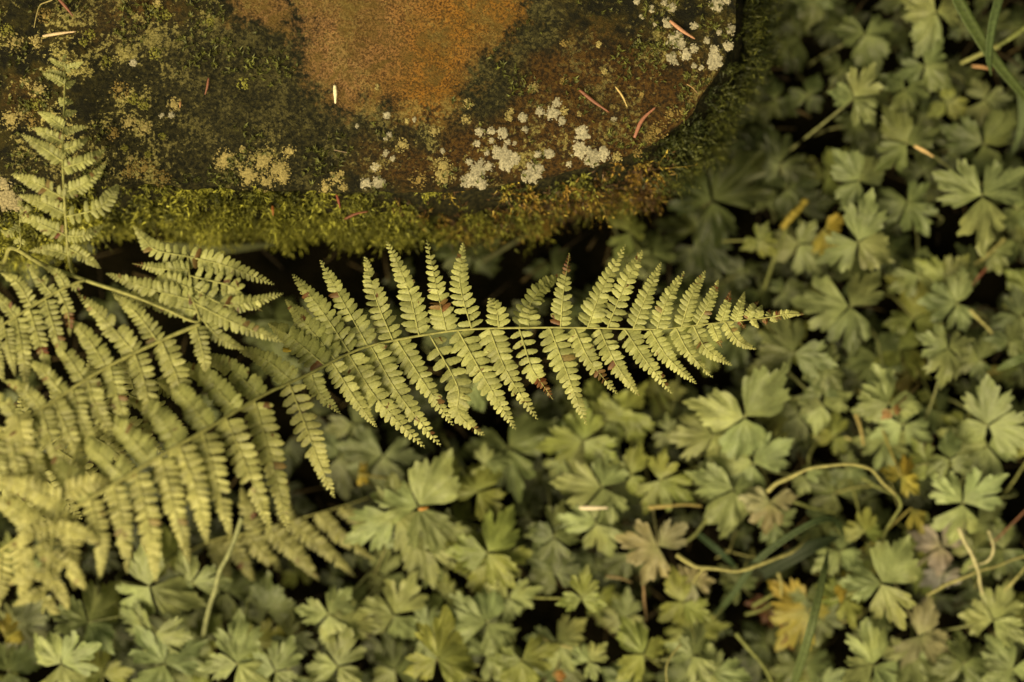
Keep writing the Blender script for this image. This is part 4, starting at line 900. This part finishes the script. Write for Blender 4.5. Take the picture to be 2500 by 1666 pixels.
# the mass underneath and around the frame
def ground_cover():
    S = Soup()
    for k in range(620):
        u, v = random.uniform(-700, 3300), random.uniform(-900, 2500)
        inside = -30 < u < 2530 and -30 < v < 1690
        if seg_dist(np.array([u]), np.array([v]), stone_poly)[0] > -30: continue
        z = random.uniform(0.000, 0.010) if inside else random.uniform(0.01, 0.06)
        R = random.uniform(50, 105); c = P(u, v, z); Rm = R * px(z)
        B = Matrix.Translation(c) @ leaf_frames(random.random() * 6.28, R_(random.uniform(0, 20)), random.random() * 6.28)
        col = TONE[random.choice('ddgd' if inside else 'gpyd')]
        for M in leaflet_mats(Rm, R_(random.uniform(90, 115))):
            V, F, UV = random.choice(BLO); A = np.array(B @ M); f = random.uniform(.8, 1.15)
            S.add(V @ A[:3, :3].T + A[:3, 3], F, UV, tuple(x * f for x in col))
    o = obj('ground_cover', S.mesh('ground_cover', M_butter), None, None, (1, 1, 1))
    tag(o, 'low mass of dark green leaves covering the soil', 'ground cover', kind='stuff')
    L = Soup()
    for k in range(900):                            # dead stalks and needles on the soil
        u, v = random.uniform(-300, 2800), random.uniform(-300, 1950)
        if seg_dist(np.array([u]), np.array([v]), stone_poly)[0] > -20: continue
        c = P(u, v, random.uniform(0.003, 0.02)); a = random.random() * 6.28; ln = random.uniform(0.008, 0.035)
        d = Vector((math.cos(a), math.sin(a), random.uniform(-.2, .2))) * ln
        V, F = tube([c - d / 2, c + Vector((0, 0, .002)), c + d / 2], random.uniform(.0003, .0009), 4)
        L.add(V, F, None, cmix((0.02, 0.013, 0.006), (0.085, 0.06, 0.022), random.random() ** 2))
    o = obj('leaf_litter', L.mesh('leaf_litter', M_dead), None, None, (1, 1, 1)); tag(o, 'brown stalks and needles littering the dark soil', 'litter', kind='stuff')
ground_cover()

# ------------------------------------------------------------------ stalks, runners and grass
def stalk(name, pts, w, col, label, group='stalks and runners', taper=0.6, cat='stalk'):
    path = smooth_path([P(u, v, z / 100) for u, v, z in pts], 10 * len(pts))
    path = [p + Vector((mnoise.noise(p * 60), mnoise.noise(p * 60 + Vector((9, 3, 1))), 0)) * 0.0013 for p in path]
    O = path[0].copy(); wr = w * px(0.07) / 2 * 0.84
    V, F = tube([p - O for p in path], lambda t: wr * (1 - (1 - taper) * t) * (1 + 0.10 * math.sin(t * 9 + w) + 0.07 * math.sin(t * 31 + 2 * w)), 7)
    o = obj(name, mesh_from(name, V, F, np.zeros((len(V), 2)), np.ones((len(V), 4)), M_stem), None, Matrix.Translation(O), col)
    tag(o, label, cat, group)
PALE = (0.25, 0.23, 0.085); GRN = (0.13, 0.14, 0.04); STRAW = (0.28, 0.22, 0.075); WHT = (0.34, 0.31, 0.17)
stalk('leaf_stalk', [(590, 1262, 9.5), (560, 1340, 9.2), (531, 1416, 8.5), (485, 1584, 6), (478, 1600, 3)], 15, (0.20, 0.21, 0.095), 'thick bare pale green stalk slanting below the lower left fern tips', taper=.9)
stalk('runner', [(1870, 1200, 7.4), (1900, 1178, 7.8), (1967, 1149, 8.6), (2052, 1136, 9), (2116, 1144, 8.6), (2160, 1180, 7.6), (2188, 1208, 7)], 13, PALE, 'thin pale runner arching over the leaves on the right')
stalk('runner', [(2190, 1206, 7.2), (2199, 1238, 7), (2163, 1297, 6), (2148, 1385, 5), (2150, 1440, 4)], 10, GRN, 'green stalk running down from the end of the arching runner')
stalk('runner', [(1650, 1352, 7.4), (1680, 1371, 7.8), (1721, 1387, 8), (1814, 1391, 8), (1882, 1370, 7.8), (1946, 1338, 7), (1975, 1310, 5.5)], 14, PALE, 'curved pale runner sagging towards the dark grass leaf at the lower right')
stalk('leaf_stalk', [(1722, 1389, 7.9), (1705, 1402, 7), (1693, 1425, 6.2)], 8, PALE, 'short side stalk forking down from the curved pale runner')
stalk('leaf_stalk', [(1585, 1238, 6.4), (1640, 1234, 6.6), (1712, 1236, 6)], 12, STRAW, 'straight horizontal straw-coloured stalk right of the white needle')
stalk('leaf_stalk', [(1735, 1262, 6), (1700, 1300, 5.5), (1660, 1335, 5)], 14, GRN, 'oblique green stalk between the beige leaf and the ruffled light leaf')
stalk('leaf_stalk', [(1316, 1556, 6.4), (1360, 1572, 6.8), (1415, 1590, 7)], 13, PALE, 'pale stalk leading to the small cupped leaf at the bottom edge')
stalk('leaf_stalk', [(1968, 487, 4.6), (1938, 522, 4.8), (1908, 558, 4.6)], 22, (0.22, 0.17, 0.025), 'thick yellow dying stalk right of the stone, upper piece', taper=1.1)
stalk('leaf_stalk', [(1922, 545, 4.2), (1900, 610, 3.8), (1866, 705, 3)], 15, GRN, 'slanting green stalk running from the yellow one to the fern tip')
stalk('leaf_stalk', [(1955, 540, 3.6), (1972, 585, 3.6), (1976, 630, 3)], 14, GRN, 'short greenish stalk right of the slanting green one')
stalk('leaf_stalk', [(2370, 756, 6), (2400, 788, 5.6), (2428, 820, 5)], 12, PALE, 'slanting pale stalk below the compact leaf at the right')
stalk('leaf_stalk', [(2426, 818, 5), (2405, 850, 4.5), (2392, 862, 4)], 10, GRN, 'short branch of the slanting stalk at the right')
stalk('leaf_stalk', [(2408, 655, 5.2), (2388, 676, 5.2), (2370, 700, 4.6)], 10, (0.12, 0.042, 0.022), 'short reddish stalk behind the compact leaf at the right')
stalk('leaf_stalk', [(2342, 1288, 8), (2360, 1325, 8.2), (2376, 1361, 8), (2404, 1460, 6)], 15, WHT, 'whitish bare stalk slanting down, one of two crossing at the right')
stalk('leaf_stalk', [(2262, 1452, 6.6), (2330, 1420, 7), (2392, 1396, 7.3), (2510, 1355, 7)], 11, PALE, 'pale stalk crossing under the whitish one at the right')
stalk('leaf_stalk', [(2412, 1296, 7.4), (2424, 1335, 7.8), (2408, 1372, 7.4), (2360, 1386, 6.6)], 10, WHT, 'small hooked whitish stalk right of the crossing')
stalk('leaf_stalk', [(2446, 1452, 6), (2480, 1415, 6.4), (2506, 1380, 6.4)], 11, PALE, 'pale stalk cut by the right edge near the bottom')
stalk('leaf_stalk', [(2420, 1330, 5), (2470, 1280, 5.4), (2510, 1240, 5.6)], 7, (0.20, 0.09, 0.05), 'thin reddish stalk at the right edge')
stalk('leaf_stalk', [(1797, 1546, 6.4), (1835, 1592, 6.8), (1865, 1630, 6.6), (1890, 1675, 6)], 13, GRN, 'green stalk slanting to the bottom edge left of the tall grass blade')
stalk('tendril', [(1662, 1572, 8.6), (1640, 1600, 8.9), (1626, 1630, 9), (1628, 1672, 8.6)], 6, PALE, 'thin curling tendril at the bottom edge')
stalk('leaf_stalk', [(2152, 1452, 7), (2164, 1485, 6.8), (2180, 1510, 6.4)], 15, WHT, 'stout whitish stalk from the toothed leaf to the wilted grey leaf', taper=.8)
stalk('leaf_stalk', [(1900, 1396, 5), (1908, 1430, 5.2), (1905, 1490, 4.8)], 12, PALE, 'upright pale stalk at the left side of the largest yellow leaf')
stalk('leaf_stalk', [(1840, 1480, 4.6), (1880, 1455, 5), (1905, 1440, 5)], 13, GRN, 'slanting green stalk left of the largest yellow leaf')
stalk('leaf_stalk', [(1820, 1500, 4.4), (1860, 1490, 4.8), (1890, 1470, 4.8)], 12, GRN, 'lower slanting green stalk left of the largest yellow leaf')
stalk('leaf_stalk', [(2090, 1010, 4.8), (2102, 1050, 5), (2110, 1085, 4.6)], 12, STRAW, 'upright straw stalk below the browned buttercup leaf')
stalk('leaf_stalk', [(2065, 1068, 4.2), (2090, 1076, 4.4), (2120, 1092, 4)], 10, PALE, 'short pale stalk beside the upright straw stalk')
stalk('leaf_stalk', [(1905, 1215, 5), (1950, 1228, 5.4), (1990, 1240, 5), (2040, 1250, 4.6)], 11, GRN, 'green stalk lying below the arching runner')
stalk('leaf_stalk', [(2100, 1165, 5), (2140, 1190, 5.2), (2192, 1212, 5.4)], 10, GRN, 'thin stalk joining the right end of the arching runner')
stalk('leaf_stalk', [(2455, 580, 5), (2410, 625, 4.8), (2380, 645, 4.2)], 16, (0.14, 0.13, 0.04), 'dim stalk slanting below the big bright leaf at the right edge')
stalk('leaf_stalk', [(2510, 62, 7), (2470, 92, 7.2), (2435, 112, 7)], 17, (0.17, 0.19, 0.055), 'green stem entering from the right edge behind the grass blades')
stalk('leaf_stalk', [(2440, 110, 6.4), (2395, 130, 6.2), (2345, 156, 5.6)], 19, (0.19, 0.19, 0.065), 'pale stem continuing left of the wide grass blade at the top right')
stalk('leaf_stalk', [(1480, 1405, 5.5), (1515, 1408, 5.8), (1540, 1420, 5.2)], 11, (0.20, 0.15, 0.07), 'short brown twig in the dark gap right of the triangular leaf')
stalk('leaf_stalk', [(1566, 1405, 6), (1572, 1450, 6.2), (1578, 1520, 5.6)], 9, (0.20, 0.13, 0.06), 'thin upright brown stalk left of the yellow-green leaf pieces')
stalk('leaf_stalk', [(1180, 640, 2.2), (1260, 590, 2.4), (1345, 545, 2)], 16, (0.10, 0.10, 0.04), 'dim stalk lying in the dark gap between moss and fern')
stalk('leaf_stalk', [(915, 1400, 4), (930, 1370, 4.6), (945, 1340, 5)], 13, (0.13, 0.13, 0.045), 'dim stalk under the big veined pair of leaves')
stalk('leaf_stalk', [(690, 852, 16), (730, 860, 16.2), (775, 868, 15.8)], 15, (0.40, 0.30, 0.03), 'short yellow stalk under the left end of the central fern frond', taper=.7)

for k in range(22):
    u, v = random.uniform(1540, 2460), random.uniform(1040, 1610); a = random.uniform(0, 6.28); L = random.uniform(60, 150); b = a + random.uniform(-.8, .8); z0 = random.uniform(3.0, 5.6)
    p1 = (u + L * .5 * math.cos(a), v + L * .5 * math.sin(a)); p2 = (p1[0] + L * .5 * math.cos(b), p1[1] + L * .5 * math.sin(b))
    lab = 'thin stalk among leaves, its middle %s %s' % (' '.join(where_is(*p1)[0]), where_is(*p1)[1])
    if lab in used: lab = lab.replace('thin stalk', '%s thin stalk' % ('steep' if abs(math.sin(a)) > .7 else ('level' if abs(math.sin(a)) < .35 else 'slanting')))
    if lab in used: continue
    used.add(lab)
    stalk('leaf_stalk', [(u, v, z0 - 1.2), (p1[0], p1[1], z0), (p2[0], p2[1], z0 - random.uniform(.3, 1.5))], random.uniform(5, 10), cmix(GRN, PALE, random.random()), lab, 'thin tangled stalks at the lower right')

def grass(pts, w, col, label, fold=0.25, roll=0.0):
    path = smooth_path([P(u, v, z / 100) for u, v, z in pts], 9 * len(pts)); n = len(path); O = path[0].copy(); V = []; UV = []
    for i, p in enumerate(path):
        t = i / (n - 1); T = (path[min(i + 1, n - 1)] - path[max(i - 1, 0)]).normalized()
        S = T.cross(Vector((0, 0, 1))).normalized(); U = S.cross(T)
        S2 = S * math.cos(roll) + U * math.sin(roll); U2 = S2.cross(T)
        h = w * px(0.07) / 2 * (1 - t ** 4 * 0.9) * (0.75 + 0.25 * min(1, t * 5))
        for k, (a, b) in enumerate(((-1, fold), (-.5, fold * .4), (0, 0), (.5, fold * .4), (1, fold))):
            V.append(p - O + S2 * (a * h) + U2 * (b * h)); UV.append((t, a))
        for a, b in ((1, fold - .06), (0, -.08), (-1, fold - .06)): V.append(p - O + S2 * (a * h) + U2 * (b * h)); UV.append((t, a))
    F = []
    for i in range(n - 1):
        for k in range(8):
            a, b = i * 8 + k, i * 8 + (k + 1) % 8; F.append((a, b, b + 8, a + 8))
    V = np.array([tuple(v) for v in V])
    o = obj('grass_blade', mesh_from('grass_blade', V, np.array(F), np.array(UV), np.ones((len(V), 4)), M_grass), None, Matrix.Translation(O), col)
    tag(o, label, 'grass', 'grass blades')
GR = (0.050, 0.068, 0.018)
grass([(2310, -60, 11), (2345, 15, 11), (2380, 75, 10.6), (2428, 148, 10), (2510, 245, 9), (2600, 330, 7)], 30, GR, 'wide dark green grass blade crossing the top right corner')
grass([(2455, -60, 11), (2434, 10, 11.2), (2420, 70, 11), (2413, 140, 10.4), (2420, 186, 9.8)], 24, (0.055, 0.078, 0.026), 'narrow grass blade hanging from the top edge with a pink tip', roll=.3)
grass([(1932, 1690, 6), (1950, 1630, 8), (1980, 1531, 10), (2010, 1404, 9), (2022, 1340, 7)], 22, (0.065, 0.085, 0.028), 'tall green grass blade rising in front of the largest yellow leaf')
grass([(1740, 1510, 4), (1790, 1450, 6.2), (1853, 1365, 8), (1967, 1285, 9), (2030, 1268, 8.6), (2056, 1300, 7), (2050, 1330, 5)], 17, (0.034, 0.050, 0.017), 'dark bluish grass blade bending over at the lower right', roll=.4)
grass([(1860, 1400, 4.6), (1930, 1360, 6), (1990, 1330, 6.4), (2050, 1310, 6)], 38, (0.012, 0.019, 0.006), 'broad dark leaf blade lying under the bluish grass blade', fold=.5)
grass([(2510, 868, 8), (2470, 885, 8), (2432, 905, 7)], 22, (0.065, 0.085, 0.03), 'short grass blade entering at the right edge, mid height')
grass([(2490, 200, 6), (2495, 300, 5.5), (2470, 380, 4)], 20, (0.065, 0.085, 0.034), 'greyish grass blade along the right edge under the wide blade')
grass([(1700, 1300, 4), (1760, 1350, 4.8), (1800, 1390, 4)], 16, (0.03, 0.05, 0.02), 'small dark grass blade under the curved pale runner')
grass([(380, 600, 3), (520, 610, 4), (680, 596, 4)], 26, (0.07, 0.075, 0.025), 'dim dead grass blade in the dark gap left under the moss')

# ------------------------------------------------------------------ needles and twigs on top of things
def needle(u, v, ln, ang, z, col, label, w=7, bend=0.06, name='conifer_needle', grp='fallen conifer needles'):
    c = P(u, v, z); L = ln * px(z); a = -R_(ang); T = Vector((math.cos(a), math.sin(a), 0)); S = Vector((-T.y, T.x, 0))
    path = smooth_path([-T * L / 2, S * (bend * L) + Vector((0, 0, .0006)), T * L / 2], 12)
    r = w * px(z) / 2
    V, F = tube(path, lambda t: r * (0.55 + 0.45 * math.sin(math.pi * min(1, t * 1.15 + .08))) * (1 if t < .96 else .45), 7)
    V[:, 2] *= 0.6
    o = obj(name, mesh_from(name, V, F, np.zeros((len(V), 2)), np.ones((len(V), 4)), M_needle), None, Matrix.Translation(c), col)
    tag(o, label, 'needle' if 'needle' in name else 'twig', grp)
ZS = STONE_Z + 0.0026
PINK = (0.37, 0.18, 0.10); TAN = (0.56, 0.42, 0.22); CREAM = (0.74, 0.64, 0.42); RED = (0.19, 0.07, 0.04)
needle(145, 83, 82, -8, ZS, (0.55, 0.40, 0.24), 'pale tan needle near the top left of the stone', 8, .01)
needle(160, 18, 58, 50, ZS, RED, 'dark reddish needle cut by the top edge, left', 8, .02)
needle(818, 231, 45, 88, ZS, CREAM, 'short cream needle on the rusty patch of the stone', 10, .02)
needle(505, 211, 42, 102, ZS, (0.22, 0.085, 0.05), 'thin brown needle on the dark part of the stone', 6, .04)
needle(1666, 73, 76, 36, ZS, PINK, 'pink needle among the white lichen at the stone\'s right side', 10, -.03)
needle(1451, 247, 92, 37, ZS, RED, 'dark red needle lying on the stone left of the forked twig', 9, -.02)
needle(1575, 299, 92, -55, ZS, (0.29, 0.12, 0.075), 'bent reddish needle near the stone\'s rounded corner', 10, .1)
needle(1517, 237, 58, 60, ZS, (0.50, 0.36, 0.14), 'tan forked twig between two red needles', 5, .05, 'twig', 'twigs on the stone')
needle(440, 256, 16, 95, ZS, (0.30, 0.16, 0.06), 'tiny brown needle scrap left of the thin brown needle', 6, .02)
needle(666, 515, 24, 85, 0.135, (0.42, 0.15, 0.03), 'small orange needle stuck in the front moss', 8, .02)
needle(826, 492, 34, 75, 0.138, (0.24, 0.06, 0.035), 'red needle stuck in the moss below the stone edge', 7, .02)
needle(870, 526, 60, -18, 0.132, (0.20, 0.07, 0.035), 'dark red needle lying along the front moss', 7, .06)
needle(2256, 370, 55, 30, 0.072, (0.50, 0.34, 0.15), 'tan needle on the buttercup leaf at the right', 9, .02)
needle(2398, 166, 52, 10, 0.064, (0.36, 0.20, 0.09), 'brown needle behind the wide grass blade', 8, .03)
needle(1450, 1240, 70, 0, 0.079, (0.62, 0.52, 0.38), 'white needle lying on a leaf at the bottom centre', 11, .0)
needle(1533, 1320, 46, 3, 0.07, (0.62, 0.52, 0.28), 'cream needle at the tip of the folded beige leaf', 13, .0)
needle(1034, 1242, 24, -10, 0.085, (0.36, 0.17, 0.03), 'small orange bud scale in the middle of the big veined pair', 10, .0)
def twig2(pts, w, col, label):
    path = smooth_path([P(u, v, ZS + .001) for u, v in pts], 8 * len(pts)); O = path[0].copy()
    V, F = tube([p - O for p in path], lambda t: w * px(ZS) / 2 * (1 - .4 * t), 6)
    o = obj('twig', mesh_from('twig', V, F, np.zeros((len(V), 2)), np.ones((len(V), 4)), M_needle), None, Matrix.Translation(O), col); tag(o, label, 'twig', 'twigs on the stone')
twig2([(128, 0), (115, 5), (98, 13), (90, 35), (83, 68)], 4, (0.30, 0.24, 0.09), 'thin angled twig at the top left corner of the stone')
twig2([(815, 366), (832, 370), (848, 373)], 3, (0.20, 0.14, 0.08), 'hair-thin twig above the stone\'s front edge')
twig2([(1677, 206), (1690, 214), (1703, 228)], 3, (0.28, 0.17, 0.07), 'hair-thin curved twig near the mossy right rim')
